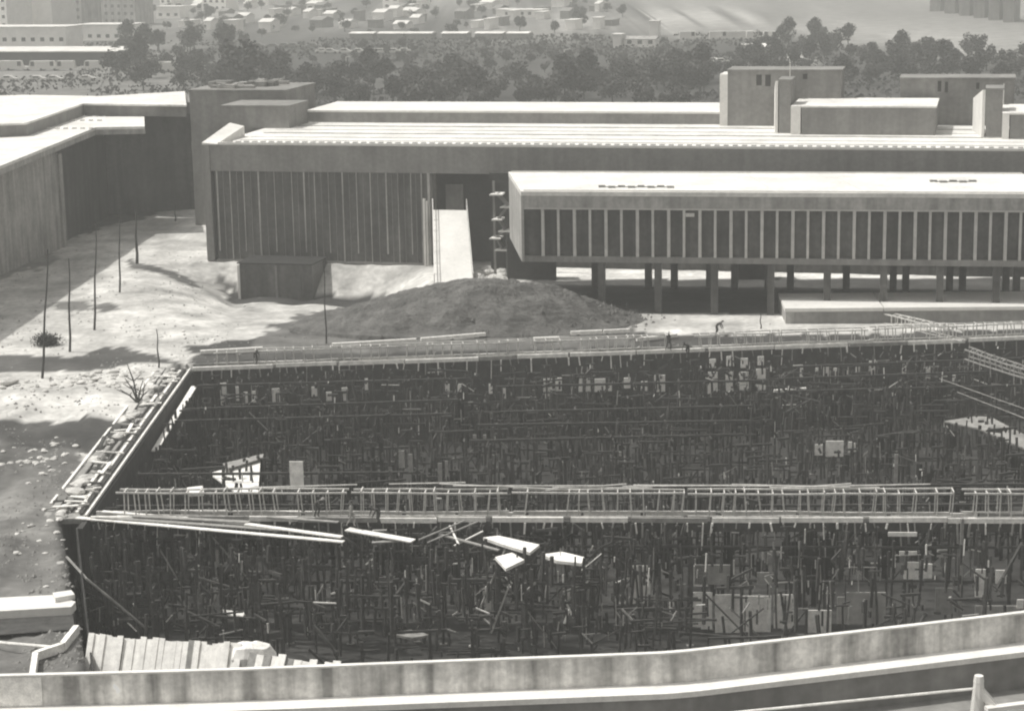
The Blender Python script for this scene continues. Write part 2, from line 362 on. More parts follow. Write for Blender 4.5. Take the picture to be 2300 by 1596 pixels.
# entrance ramp
r0, r1 = on_main(972, 470), on_main(1048, 470); g0, g1 = P(976, 641, .1), P(1063, 640, .1)
zt = zat(r0, 471); wv = (g1 - g0)
rp = empty('entrance_ramp', (g0.x, g0.y, 0), 'wide white sunlit ramp sloping down from the recessed entrance of the long building', 'ramp')
A, B = Vector((r0.x, r0.y, 0)) - mn * .0, Vector((r1.x, r1.y, 0))
MB().prism([g0, g1, B, A], [-.2, -.2, zt - .5, zt - .5], [.1, .1, zt, zt]).build('ramp_slab', 'white', rp)
def rail(pa, pb, za, zb_, name='railing', hgt=1.3):
    m_ = MB()
    for hh in (hgt, hgt * .55): m_.bar((pa.x, pa.y, za + hh), (pb.x, pb.y, zb_ + hh), .09)
    for k in range(8):
        t = k / 7; p = pa.lerp(pb, t); z = za + (zb_ - za) * t; m_.bar((p.x, p.y, z), (p.x, p.y, z + hgt), .09)
    return m_
rail(A, g0 - mu * .0, zt, .1).build('railing', 'white', rp); rail(B, g1, zt, .1).build('railing', 'mullion', rp)
q = on_main(957, 600); MB().strip(q - mn * .8, q - mn * .8 + mu * .28, 0, .3, 0, zat(q - mn * .8, 447)).build('pylon', 'white', rp)
q = on_main(964, 600); MB().strip(q - mn * .8, q - mn * .8 + mu * .15, 0, .3, 0, zat(q - mn * .8, 452)).build('pylon', 'white', rp)

# ---------------------------------------------------------------- pavilion on columns
def pp(s, off=0): return PL + pu * s + pn * off
def s_pav(px, py=500): return (onY(px, py, PL, pu) - PL).dot(pu)
pav = empty('pavilion_on_columns', (pp(25, 8).x, pp(25, 8).y, 0), 'long pavilion with white roof and tall pale mullions raised on columns', 'building')
SP = (PR - PL).dot(pu); ZP = 12.6; DP = 17.0
zf = zat(pp(5), 467); zw = zat(pp(5), 576); zs = zat(pp(5), 589)
MB().prism([pp(0), pp(SP), pp(SP, DP), pp(0, DP)], ZP - .45, ZP).build('roof', 'roof', pav)
MB().strip(pp(.3), pp(SP), 0.02, .38, zf, ZP - .453).build('fascia', 'concrete', pav)
MB().prism([pp(0, .02), pp(.28, .02), pp(.28, DP - .3), pp(0, DP - .3)], zs, ZP - .455).build('end_wall', 'concrete', pav)
MB().prism([pp(.3, .5), pp(SP, .5), pp(SP, DP - .4), pp(.3, DP - .4)], zw + .05, ZP - .46).build('glazing', 'glass', pav)
MB().prism([pp(.283, .1), pp(SP, .1), pp(SP, DP - .3), pp(.283, DP - .3)], zs, zw).build('floor_slab', 'mid', pav)
MB().strip(pp(.3), pp(SP), .04, .3, zf - .18, zf - .003).build('head_rail', 'mullion', pav)
k = 0; px = 1215.0
while px < 2420:
    s = s_pav(px); MB().strip(pp(s), pp(s + (.26 if k % 2 else .32)), .12, .46, zw + .003, zf - .19).build('mullion', 'mullion', pav)
    px += 35.6 - 1.9 * (px - 1215) / 1085; k += 1
s = s_pav(1548); MB().strip(pp(s - .4), pp(s + .5), .3, .48, zat(pp(s), 488), zat(pp(s), 480)).build('open_window', 'white', pav)
for px in list(range(1350, 2420, 127)):
    s = s_pav(px, 620); MB().strip(pp(s - .36), pp(s + .36), .3, 1.0, -.2, zs - .003).build('column', 'glass', pav)  # both column rows coloured dark for the undercroft shade
for px in (1263, 1382, 1440, 1519, 1575, 1650, 1700, 1782, 1825, 1930, 1958, 2056, 2085, 2182, 2206, 2275, 2310):
    q = pp(s_pav(px, 620) * 1.09 , DP - 2); 
    lo, hi = -40, 120
    for _ in range(40):
        m = (lo + hi) / 2; qq = pp(m, DP - 2)
        if proj((qq.x, qq.y, 2))[0] < px: lo = m
        else: hi = m
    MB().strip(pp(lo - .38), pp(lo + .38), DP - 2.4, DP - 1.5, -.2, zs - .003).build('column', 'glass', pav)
for px0, px1 in ((1652, 1738), (1140, 1250)):
    q0 = P(px0, 628); q1 = P(px1, 628)
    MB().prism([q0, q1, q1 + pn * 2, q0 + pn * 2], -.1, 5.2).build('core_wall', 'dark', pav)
# roof marks: low curved strings of small vents
for x0, x1, yy in ((1345, 1525, 421), (2090, 2215, 409)):
    m_ = MB(); n = int((x1 - x0) / 22)
    for i in range(n):
        q = P(x0 + 22 * i, yy + 1.5 * (i % 2), ZP); m_.prism([q, q + pu * .7, q + pu * .7 + pn * .4, q + pn * .4], ZP + .004, ZP + .2)
        if i < n - 1:
            q2 = P(x0 + 22 * (i + 1), yy, ZP); m_.bar((q.x, q.y, ZP + .06), (q2.x, q2.y, ZP + .06), .08)
    m_.build('roof_drain', 'mid', pav)
for s in (8, 17, 26, 35, 44, 53):
    MB().prism([pp(s, .6), pp(s + .1, .6), pp(s + .1, DP - .6), pp(s, DP - .6)], ZP + .003, ZP + .05).build('roof_seam', 'white', pav)
for o_ in (.35, DP - .6):
    MB().prism([pp(.3, o_), pp(SP - .2, o_), pp(SP - .2, o_ + .2), pp(.3, o_ + .2)], ZP + .003, ZP + .14).build('roof_upstand', 'white', pav)
# stair tower between ramp and pavilion: landings and flights of a dog-leg stair
q = P(1092, 632, 0); st = empty('outside_stair', (q.x, q.y, 0), 'dark dog-leg outdoor stair with pale landings beside the white ramp', 'stair')
MB().prism([q + mn * 6.5 - mu * 1.0, q + mn * 6.5 + mu * 4.5, q + mn * 6.8 + mu * 4.5, q + mn * 6.8 - mu * 1], 0, 11.5).build('back_wall', 'dark', st)
sp = [(1118, 434, 30, 9), (1142, 462, 30, 9), (1120, 490, 24, 10), (1136, 516, 26, 12), (1116, 532, 26, 12), (1130, 558, 30, 9)]
base = q + mn * 3
for i, (px, py, w_, h_) in enumerate(sp):
    c = onY(px, py, base, mu); v = Vector((c.x, c.y, 0)); wm = w_ / 2 * 235 / F
    MB().prism([v - mu * wm - mn * 1.0, v + mu * wm - mn * 1.0, v + mu * wm * .8 + mn * 1.0, v - mu * wm * .7 + mn * 1], c.z - .15, c.z).build('landing', 'white', st)
    if i:
        p0 = Vector(pc); MB().bar(p0 + mn * .0, c, 1.0, .22).build('flight', 'mid', st)
    pc = c.copy()
for dx in (0.2, 4.0): v = q + mn * 3 + mu * dx; MB().strip(v, v + mu * .25, 0, .25, 0, 11).build('post', 'mid', st)

# ---------------------------------------------------------------- left wing
ZL = 14.1
wing = empty('white_roofed_wing', (P(60, 400).x, P(60, 400).y, 0), 'building wing with a broad glaring white flat roof at the left edge', 'building')
c1, c2, c3 = P(215, 286, ZL), P(325, 284, ZL), P(324, 262, ZL)
c0 = P(-260, 478, ZL); back = P(-700, 262, ZL); out = P(-900, 400, ZL)
far_l = P(-700, 262, ZL)
MB().prism([c0, c1, c2, c3, P(100, 262, ZL), far_l], ZL - .35, ZL).build('roof', 'roof', wing)
ins = Vector((-.35, .3, 0))
fz = zat(c1, 303)
MB().prism([c0 + Vector((-.02, .02, 0)), c1 + Vector((-.02, .02, 0)), c1 + ins, c0 + ins], fz, ZL - .353).build('fascia', 'concrete', wing)
MB().prism([c1 + Vector((0, .02, 0)), c2 + Vector((0, .02, 0)), c2 + Vector((0, .4, 0)), c1 + Vector((0, .4, 0))], fz, ZL - .353).build('fascia', 'concrete', wing)
# near solid wall, then recessed dark wall
w0, w1 = P(-260, 735), P(140, 556); d_ = (w1 - w0).normalized(); nl = Vector((-d_.y, d_.x, 0))
MB().prism([w0, w1, w1 + nl * 1.0, w0 + nl * 1], -.2, ZL - .36).build('side_wall', 'concrete', wing)
MB().strip(w1 + d_ * .003, w1 + d_ * 1.2, -.25, 1.2, -.2, ZL - 2.2).build('corner_pier', 'concrete', wing)
e1, e2, e3 = P(245, 483), P(325, 472), P(445, 470)
w1b = w1 + nl * .9 + d_ * 1.3
MB().prism([w1b, e1, e1 + nl * .5, w1b + nl * .5], -.2, ZL - .37).build('recessed_wall', 'glass', wing)
zlb = zat(e2, 232)
lb = MB().prism([e1, e3, e3 + Vector((0, 10, 0)), e1 + Vector((0, 10, 0))], -.2, ZL - .4).build('link_wall', 'glass', wing)
MB().prism([e2 + Vector((.0, -.1, 0)), e3 + Vector((.4, -.1, 0)), e3 + Vector((.4, 9, 0)), e2 + Vector((0, 9, 0))], zat(e2, 400), zlb).build('link_block', 'mid', wing)
for a0, a1, y0, y1 in ((356, 382, 318, 340), (398, 408, 320, 340), (425, 438, 318, 338)):
    f0 = onY(a0, y1, e2 + Vector((0, -.12, 0)), Vector((1, 0, 0))); f1 = onY(a1, y0, e2 + Vector((0, -.12, 0)), Vector((1, 0, 0)))
    MB().prism([(f0.x, f0.y - .1, 0), (f1.x, f0.y - .1, 0), (f1.x, f0.y, 0), (f0.x, f0.y, 0)], f0.z, f1.z).build('window', 'concrete', wing)
# raised rear part of the wing roof
ZU = ZL + 1.7
u1, u2, u3, u4 = P(188, 232, ZU), P(418, 235, ZU), P(415, 206, ZU), P(225, 217, ZU)
u0 = P(-200, 360, ZU)
MB().prism([P(60, 275, ZU), u1, u2, u3, u4, P(60, 214, ZU), P(-500, 232, ZU), P(-500, 300, ZU)], ZL + .003, ZU - .25).build('upper_wall', 'mid', wing)
MB().prism([P(58, 276, ZU), P(187, 232.6, ZU), P(419, 236, ZU), P(415, 205, ZU), P(225, 216, ZU), P(60, 213, ZU), P(-502, 231, ZU), P(-502, 301, ZU)], ZU - .247, ZU).build('upper_roof', 'roof', wing)
dd = MB()
for yy in (272, 290):
    for i in range(14):
        q = P(-10 + 19 * i, yy, ZL)
        if q.x < P(205, 288, ZL).x: dd.prism([q, q + Vector((.55, 0, 0)), q + Vector((.55, .5, 0)), q + Vector((0, .5, 0))], ZL + .004, ZL + .2)
dd.build('roof_vent_row', 'white', wing)

# ---------------------------------------------------------------- low white-topped block at right
q0, q1 = P(1783, 727), P(2420, 722); cu = (q1 - q0).normalized(); cn = Vector((-cu.y, cu.x, 0)); zt = zat(q0, 692)
lowb = empty('low_flat_block', (q0.x, q0.y, 0), 'long low concrete block with a sunlit white top in front of the pavilion', 'block')
MB().prism([q0, q1, q1 + cn * 8.2, q0 + cn * 8.2 - cu * .2], -.2, zt - .35).build('wall', 'mid', lowb)
MB().prism([q0 - cu * .8, q0 - cu * .003, q0 + cn * 8 - cu * .2, q0 + cn * 8 - cu * .9], -.2, zt - .36).build('end_wall', 'concrete', lowb)  # end wall coloured paler than the front, as if sunlit
sj = (P(1985, 690, zt) - q0).dot(cu)
q0_ = q0 - cn * .1
for s0, s1 in ((-.9, sj - .06), (sj + .06, (q1 - q0).dot(cu))):
    MB().prism([q0_ + cu * s0, q0_ + cu * s1, q0_ + cu * s1 + cn * 8.4, q0_ + cu * s0 + cn * 8.4], zt - .347, zt).build('top_slab', 'white', lowb)

# earth mound
cen = P(1110, 722); cen.z = 0
bm = MB(); NR, NA = 60, 170; vs = []; fs = []
for i in range(NR + 1):
    r = i / NR
    for j in range(NA):
        t = 2 * math.pi * j / NA; x = math.cos(t) * r * (21 if math.cos(t) < 0 else 15.5); y = math.sin(t) * r * (15 if math.sin(t) > 0 else 8.5)
        h = 3.7 * (math.cos(min(1, max(0, r - .12) / .88) * math.pi) * .5 + .5) ** .75
        h *= 1 + .18 * noise.noise(Vector((x * .2, y * .3, 2))); x += .6 * noise.noise(Vector((x * .3, y * .3, 30))); y += .6 * noise.noise(Vector((x * .3, y * .3, 40))); h += (.3 * noise.noise(Vector((x * .7, y * .7, 3))) + .2 * abs(noise.noise(Vector((x * 1.7, y * 1.7, 3)))) + .12 * noise.noise(Vector((x * 3.6, y * 3.6, 3)))) * min(1, (1 - r) * 5)
        vs.append((cen.x + x, cen.y + y, h - .3 * (r > .97)))
for i in range(NR):
    for j in range(NA): fs.append((i * NA + j, i * NA + (j + 1) % NA, (i + 1) * NA + (j + 1) % NA, (i + 1) * NA + j))
bm.add(vs, fs); mo = solo(bm, 'earth_mound', 'earth', (cen.x, cen.y, 0), 'broad rounded mound of dark earth at the foot of the white ramp', 'earth mound')
m_ = MB()
for i in range(900):
    a = rnd.uniform(0, 6.28); r = min(1.15, abs(rnd.gauss(.9, .13))); x = math.cos(a) * r * 16; y = math.sin(a) * r * (14.5 if math.sin(a) > 0 else 8.3); s_ = .08 + .28 * rnd.random() ** 3
    z = 3.7 * (math.cos(min(1, max(0, r - .12) / .88) * math.pi) * .5 + .5) ** .75 - .05
    m_.add([(cen.x + x + s_ * cx * rnd.uniform(.6, 1.4), cen.y + y + s_ * cy * rnd.uniform(.6, 1.4), z + cz * s_) for cx, cy, cz in ((1, 0, 0), (0, 1, 0), (-1, 0, 0), (0, -1, 0), (.1, .2, .9))], [(0, 1, 4), (1, 2, 4), (2, 3, 4), (3, 0, 4)])
solo(m_, 'earth_clods', 'earth', (cen.x, cen.y, 0), 'dark clods slumped around the foot of the earth mound', 'clods', None, 'stuff')

# ---------------------------------------------------------------- structure being built: walls of the pit, beams, cages, props
fu = (FB - FA).normalized(); fn = Vector((-fu.y, fu.x, 0))
bu = (BB - BA).normalized(); bn = Vector((-bu.y, bu.x, 0))
lu = (BA - FA).normalized(); ln = Vector((-lu.y, lu.x, 0))      # along the left beam, ln points left/outwards
q = BA; w = MB().strip(BA - bu * .5, BB, -.15, .35, PIT - .3, -.35)
solo(w, 'lagging_wall', 'timber', (BA.x, BA.y, PIT), 'dark lagging wall at the back of the excavation behind the props', 'retaining wall')
m_ = MB().prism([FA - lu * 2, BA + lu * .2, BA + lu * .2 - ln * .4, FA - lu * 2 - ln * .4], PIT - .3, -.25)
solo(m_, 'lagging_wall', 'timber', (FA.x, FA.y, PIT), 'dark lagging wall under the left beam of the excavation', 'retaining wall')
e_ = P(212, 1560)
fd = (e_ - FA).normalized(); fnn = Vector((-fd.y, fd.x, 0))
if fnn.x < 0: fnn = -fnn
m_ = MB().prism([FA - lu * 2.2, e_, e_ + fnn * .1, FA - lu * 2.2 + fnn * .1], PIT - .3, -.1)
solo(m_, 'lagging_wall', 'black', (e_.x, e_.y, PIT), 'dark lagging wall at the near left side of the excavation', 'retaining wall')

def beam(name, a, b, width, label, seg):
    u = (b - a).normalized(); n = Vector((-u.y, u.x, 0))
    if name == 'side': n = ln
    rt_ = empty('beam_formwork', (a.x, a.y, 0), label, 'formwork')
    MB().prism([a, b, b + n * width, a + n * width], -1.0, -.32).build('beam_base', 'timber', rt_)
    L_ = (b - a).length; s = 0
    for off, tp in ((0, .0), (width - .09, -.02)):
        s = 0
        while s < L_ - .4:
            e = min(L_, s + rnd.uniform(*seg)); dz = rnd.uniform(-.04, .06); do = rnd.uniform(-.12, .06)
            p0 = a + u * s + n * (off + do); p1 = a + u * e + n * (off + do)
            mm = 'board' if rnd.random() < .75 else 'board2'
            MB().bar((p0.x, p0.y, -.16 + dz), (p1.x, p1.y, -.16 + dz + rnd.uniform(-.03, .03)), .26 if off == 0 else .12, .34).build('edge_board', mm, rt_)
            s = e + rnd.uniform(.05, .5)
    return rt_
def ribs(root, a, u, n, L_, step, dn):
    s = .3
    for i in range(98):
        if s > L_: break
        h = rnd.choice((.35, .5, .7, 1.0, 1.5)) * rnd.uniform(.8, 1.2); p = a + u * s - n * dn; x = rnd.uniform(-.12, .12)
        MB().bar((p.x, p.y, -.33), (p.x + x, p.y, -.33 - h), rnd.uniform(.07, .14)).build('cleat', 'board2' if rnd.random() < .6 else 'board', root); s += step * rnd.uniform(.6, 1.5)
fbm = beam('front', FA + fu * .6, FB, 1.5, 'front edge formwork of the structure being built, carrying tall rebar stirrups', (2.5, 6))
bbm = beam('rear', BA + bu * .3, BB, 1.5, 'rear edge formwork of the excavation, in front of the earth mound', (3, 8))
ribs(fbm, FA, fu, fn, (FB - FA).length, .75, .2); ribs(bbm, BA, bu, bn, (BB - BA).length, .95, .2)
side = empty('beam_formwork', (FA.x, FA.y, 0), 'slanting left edge formwork between rubble and the dark excavation', 'formwork')
W_ = 2.9
MB().prism([FA - ln * .1, BA - ln * .1, BA + ln * W_, FA + ln * W_], -.5, -.12).build('beam_base', 'board2', side)
for off, mm, w_ in ((-.16, 'board', .14), (.25, 'timber', .16), (.62, 'board', .2), (1.1, 'timber', .12), (2.1, 'timber', .1), (2.95, 'board', .18)):
    MB().bar(FA + lu * (.5 + off) - Vector((0, 0, .05)) + ln * off, BA - lu * .6 + ln * off - Vector((0, 0, .05)), w_, .2).build('edge_board', mm, side)

def slats(p, w_, z, h):
    m_ = MB(); x = 0; m_.prism([p, p + fu * w_, p + fu * w_ + fn * .1, p + fn * .1], z - h * .5 - .07, z - h * .5 + .07)
    while x < w_:
        ww = rnd.uniform(.1, .35); q = p + fu * x; m_.prism([q - fn * .06, q + fu * ww - fn * .06, q + fu * ww - fn * .003, q - fn * .003], z - h * rnd.uniform(.6, 1.15), z + rnd.uniform(-.4, .3)); x += ww + rnd.choice((.03, .12, .35, .6))
    return m_
L_side = (BA - FA).length
for i in range(46):
    s = rnd.uniform(1.5, L_side - 1.5); o1 = rnd.uniform(-.1, .9); o2 = o1 + rnd.uniform(.6, 2.2); k = rnd.uniform(-.6, .6)
    if i % 4 == 0: o1 = rnd.uniform(.2, 2.4); o2 = o1 + rnd.uniform(-.2, .2); k = rnd.uniform(2, 5)
    p = FA + lu * s + ln * o1; q = FA + lu * min(L_side, s + k) + ln * o2; z = rnd.uniform(.1, .35); w_ = rnd.uniform(.1, .32); mm = rnd.choice(('board', 'board2', 'timber', 'board'))
    gg = {'board': 'pale', 'board2': 'grey', 'timber': 'dark'}[mm]
    c = (p + q) / 2; solo(MB().bar((p.x, p.y, z), (q.x, q.y, z + rnd.uniform(-.05, .15)), w_, .08), 'loose_board', mm, (c.x, c.y, z), gg + ' loose board thrown across the slanting left formwork', 'board', gg + ' loose boards on the left formwork')
def cage(a, b, n, hgt, width, label, group, spacing, wob=.06, mm='steel', thick=.075, z0=-.1, skip=0.12):
    u = (b - a).normalized(); L_ = (b - a).length
    r_ = empty('rebar_cage', (a.x, a.y, 0), label, 'rebar', group)
    for off in (.15, width - .15):
        for zz in (z0 + .12, z0 + hgt):
            m_ = MB(); k = max(2, int(L_ / 3)); pts = [a + u * (L_ * i / k) + n * (off + rnd.uniform(-.05, .05)) + Vector((0, 0, zz + rnd.uniform(-wob, wob))) for i in range(k + 1)]
            for i in range(k): m_.bar(pts[i], pts[i + 1], thick * 1.5)
            m_.build('longitudinal_bar', mm, r_)
    s = rnd.uniform(.1, spacing)
    while s < L_:
        if rnd.random() > skip:
            m_ = MB(); lean = rnd.uniform(-.22, .22); h2 = hgt + rnd.uniform(-.12, .15)
            p = [a + u * (s) + n * .15, a + u * (s + lean) + n * .15, a + u * (s + lean) + n * (width - .15), a + u * s + n * (width - .15)]
            zz = [z0 - rnd.choice((0, 0, .8)), z0 + h2, z0 + h2, z0]
            p = [Vector((v.x, v.y, z)) for v, z in zip(p, zz)]
            for i in range(3): m_.bar(p[i], p[i + 1], thick)
            m_.build('stirrup', mm, r_)
        s += spacing * rnd.uniform(.8, 1.25)
    return r_
def on_line2(a, u, px, z=0):
    lo, hi = -20, 140
    for _ in range(40):
        m = (lo + hi) / 2; q = a + u * m
        if proj((q.x, q.y, z))[0] < px: lo = m
        else: hi = m
    return lo
def fpt(px, z=0): return FA + fu * on_line2(FA, fu, px, z)
def bpt(px, z=0): return BA + bu * on_line2(BA, bu, px, z)
for x0, x1, t in ((262, 780, 'pale rebar cage over the fanned planks at the left of the front beam'), (790, 1140, 'pale rebar cage above the tangle of fallen planks on the front beam'),
                  (1150, 1535, 'pale rebar cage in the middle of the front beam'), (1545, 2140, 'long pale rebar cage right of the middle of the front beam'),
                  (2165, 2400, 'pale rebar cage at the right end of the front beam')):
    cage(fpt(x0), fpt(x1), fn, 1.75, 1.4, t, 'rebar cages standing on the beams', .85)
for x0, x1, t in ((480, 760, 'low rebar cage at the left end of the rear beam'), (770, 1180, 'low rebar cage on the rear beam just in front of the earth mound'),
                  (1200, 1500, 'low rebar cage on the rear beam behind the row of pale sheets'), (1560, 1950, 'low rebar cage on the rear beam in front of the low flat block'),
                  (1960, 2380, 'low rebar cage at the right end of the rear beam')):
    cage(bpt(x0), bpt(x1), bn, 1.35, 1.3, t, 'rebar cages standing on the beams', .85, thick=.07, skip=.2)
cage(P(1960, 720), P(2160, 768), Vector((.5, .8, 0)), 1.0, 1.4, 'slanting rebar mat rising behind the right of the rear beam', None, 1.2, mm='steel')
# loose long bars above the cages
for i in range(12):
    px = rnd.uniform(500, 2000); a = fpt(px) + fn * rnd.uniform(.2, 1.6); b = a + fu * rnd.uniform(5, 11) + fn * rnd.uniform(-.3, .6)
    solo(MB().tube((a.x, a.y, 1.75 + rnd.uniform(-.2, .3)), (b.x, b.y, 1.75 + rnd.uniform(-.1, .4)), .045), 'loose_bar', 'steel', (a.x, a.y, 1.7), 'thin loose steel bar lying along the top of the front rebar cages', 'rebar', 'loose bars on the front cages')

# props
def prop_proto():
    r_ = empty('timber_prop', (0, 0, 0), 'dark timber prop standing in the excavation', 'prop')
    m_ = MB(); m_.tube((0, 0, 0), (.04, .02, 3.8), .10, .085, 6); m_.tube((.04, .02, 3.8), (.0, 0, 7.3), .085, .07, 6); m_.build('pole', 'timber', r_)
    MB().bar((-.45, 0, 7.38), (.45, 0, 7.38), .13, .14).build('head_tree', 'timber', r_)
    MB().bar((-.25, 0, .03), (.25, 0, .03), .3, .06).build('sole_plate', 'board2', r_)
    return r_
PR = prop_proto(); used = [False]; n_in = 0
Lf = (FB - FA).length; depth = (BA - FA).dot(fn)
rows = 12
for j in range(rows):
    t = j / (rows - 1)
    a = FA.lerp(BA, t * .97) - ln * .8; b = FB.lerp(BB, t * .97)
    L_ = (b - a).length; k = 19 if j else 27
    for i in range(k):
        p = a.lerp(b, (i + rnd.uniform(.1, .6)) / k) + fn * rnd.uniform(-.7, .7) * (j > 0)
        px = proj((p.x, p.y, -4))[0]
        if px > 2340: continue
        o = place(PR, used, (p.x, p.y, PIT), rnd.uniform(-.15, .15) , 1)
        o.rotation_euler = (rnd.gauss(0, .018), rnd.gauss(0, .022), rnd.choice((0, 0, 1.57)) + rnd.uniform(-.1, .1))
        if j == 0: o['label'] = 'dark timber prop under the front beam'; o['group'] = 'props under the front beam'
        elif j == rows - 1: o['label'] = 'dark timber prop along the back wall of the excavation'; o['group'] = 'props along the back wall'
        elif t < .5: o['label'] = 'dark timber prop inside the excavation, in its nearer half'; o['group'] = 'props in the nearer half of the excavation'
        else: o['label'] = 'dark timber prop inside the excavation, in its farther half'; o['group'] = 'props in the farther half of the excavation'
        n_in += 1
# rows of props in the near part of the pit, in front of the front beam
for j, dd_ in enumerate((3.2, 7.0, 11.5)):
    for i in range(17):
        p = FA - fn * dd_ + fu * (2.0 + i * 3.3 + rnd.uniform(-.6, .6))
        px, py = proj((p.x, p.y, -4))
        if px > 2330 or px < 215 or (j == 2 and px < 900): continue
        o = place(PR, used, (p.x, p.y, PIT), rnd.uniform(-.2, .2), (1, 1, rnd.uniform(.62, .86) * (1 - .12 * j)), 'dark shorter prop standing free in front of the front beam', 'free standing props at the front')
        o.rotation_euler = (rnd.gauss(0, .03), rnd.gauss(0, .05), rnd.uniform(-.2, .2))
# braces and ledgers
def ledger(p, q, w_, m_, name, label, cat, group, h=None):
    p = Vector(p); q = Vector(q); return solo(MB().bar(p, q, w_, h or w_), name, m_, p.lerp(q, .5), label, cat, group)
for j in range(1, rows, 1):
    t = j / (rows - 1); a = FA.lerp(BA, t * .97) - ln * .8; b = FB.lerp(BB, t * .97)
    for lv in ((-.55, .18), (-4.4, .12)):
        for s0, s1 in ((0, .33), (.335, .66), (.665, .99)):
            if rnd.random() < (.45 if lv[0] > -1 else .4):
                p = a.lerp(b, s0 + .01); q = a.lerp(b, s1 - .02)
                ledger((p.x, p.y, lv[0] + rnd.uniform(-.1, .1)), (q.x, q.y, lv[0] + rnd.uniform(-.15, .1)), lv[1], 'timber', 'joist' if lv[0] > -1 else 'ledger',
                       'dark joist carried on the prop heads' if lv[0] > -1 else 'dark ledger tying the props at mid height', 'joist' if lv[0] > -1 else 'ledger', 'joists over the props' if lv[0] > -1 else 'ledgers between the props')
for i in range(90):
    t = rnd.random(); s = rnd.uniform(.02, .94); a = (FA).lerp(BA, t * .93); b = FB.lerp(BB, t * .93); p = a.lerp(b, s); w_ = rnd.uniform(2.5, 6); z = rnd.uniform(-4.5, -.8)
    m_ = slats(p, w_, z, rnd.uniform(1.5, 3.5))
    solo(m_, 'shuttering', 'black', (p.x, p.y, z), 'dark shuttering standing inside the excavation behind the front beam', 'shuttering', 'dark shuttering inside the excavation')
for i in range(70):
    t = rnd.random(); s = rnd.random()
    a = (FA - ln * 2).lerp(BA, t * .95); b = FB.lerp(BB, t * .95); p = a.lerp(b, s * .97)
    if i % 3 == 0: p = FA - fn * rnd.uniform(0, 11) + fu * rnd.uniform(3, 58)
    dx = rnd.choice((-1, 1)) * rnd.uniform(1.2, 3.6); z0 = rnd.choice((PIT + .1, PIT + .1, -4.5)); z1 = z0 + rnd.uniform(3, 4.5)
    lt = rnd.random()
    g_ = 'pale' if lt < .4 else 'dark'
    ledger((p.x, p.y, z0), (p.x + dx, p.y + rnd.uniform(-1, 1), z1), .1, 'board2' if lt < .4 else 'timber', 'brace', g_ + ' diagonal brace leaning among the props', 'brace', g_ + ' diagonal braces')
# horizontal members on the front face
for s0, s1, z in ((.02, .3, -1.5), (.28, .6, -2.4), (.5, .98, -2.0), (.62, .98, -4.4), (.05, .5, -4.6)):
    p = FA.lerp(FB, s0) - fn * .2; q = FA.lerp(FB, s1) - fn * .2
    ledger((p.x, p.y, z), (q.x, q.y, z), .14, 'timber', 'waler', 'dark horizontal rail across the props under the front beam', 'rail', 'rails on the front props')
# front hoarding of formwork panels between the props, mostly dark
for i in range(40):
    t = rnd.uniform(.02, .62) if i < 30 else rnd.uniform(.6, .95); p = FA.lerp(FB, t) + fn * rnd.uniform(.5, 9); w_ = rnd.uniform(2.5, 5); z = rnd.uniform(-3, -.9)
    m_ = slats(p, w_, z, rnd.uniform(1.5, 4.0))
    solo(m_, 'shuttering', 'black', (p.x, p.y, z), 'dark formwork panel standing among the front props', 'panel', 'dark formwork panels')
# tall pale upright at the right of the front face
p = fpt(2160, 0) - fn * .3
solo(MB().bar((p.x, p.y, .05), (p.x, p.y, PIT), .2), 'corner_post', 'board2', (p.x, p.y, PIT), 'tall pale corner post of the front formwork near the right edge', 'post')

# pale sheets painted as lit gaps at the back, and panels deep in the pit
def upright(px0, px1, py0, py1, line, u, off, m_, name, label, cat, group=None, th=.1):
    b0 = line + (Vector((-u.y, u.x, 0))) * off
    f0 = onY(px0, py1, b0, u); f1 = onY(px1, py0, b0, u); n = Vector((-u.y, u.x, 0)) * th
    p = Vector((f0.x, f0.y, 0)); q = Vector((f1.x, f1.y, 0))
    return solo(MB().prism([p, q, q + n, p + n], min(f0.z, f1.z), max(f0.z, f1.z)), name, m_, (p.x, p.y, min(f0.z, f1.z)), label, cat, group)
slots = [(612,628,872,906),(700,712,868,890),(733,745,880,900),(768,780,870,900),(820,826,850,880),(1000,1010,862,880),(1028,1036,862,880),(1098,1106,862,884),(1130,1136,870,895),
 (1221,1240,850,880),(1248,1262,848,878),(1225,1236,884,896),(1300,1330,848,880),(1336,1360,850,880),(1366,1374,862,878),(1402,1416,848,872),(1424,1430,858,876),(1440,1454,856,878),(1470,1494,842,880),
 (1590,1612,835,884),(1628,1646,835,880),(1662,1682,835,876),(1698,1720,828,876),(1594,1608,806,826),(1632,1642,800,822),(1664,1680,804,826),(1702,1716,800,820),
 (1796,1804,820,852),(1832,1838,826,850),(1850,1862,820,850),(1872,1880,826,850),(1900,1906,820,848),(1922,1932,822,848),(1952,1966,810,846),(2026,2036,815,842),(2080,2090,826,850),
 (496,508,860,910),(530,536,868,900),(548,556,880,905),(566,574,878,905),(2140,2150,842,860)]
for i, (a0, a1, b0, b1) in enumerate(slots):
    wd = 'broad' if a1 - a0 > 17 else 'narrow'
    upright(a0, a1, b0, b1, BA, bu, -2.0, 'fence', 'shutter_sheet', wd + ' pale sheet painted as a lit gap in the back wall of the excavation', 'panel', wd + ' pale sheets for lit gaps in the back wall')
p0 = P(1738, 878, -3.5); p1 = P(1812, 873, -3.5)
ledger(p0, p1, .35, 'board', 'pale_plank', 'single white plank below the narrow pale sheets at the back right of the excavation', 'plank', None, .25)
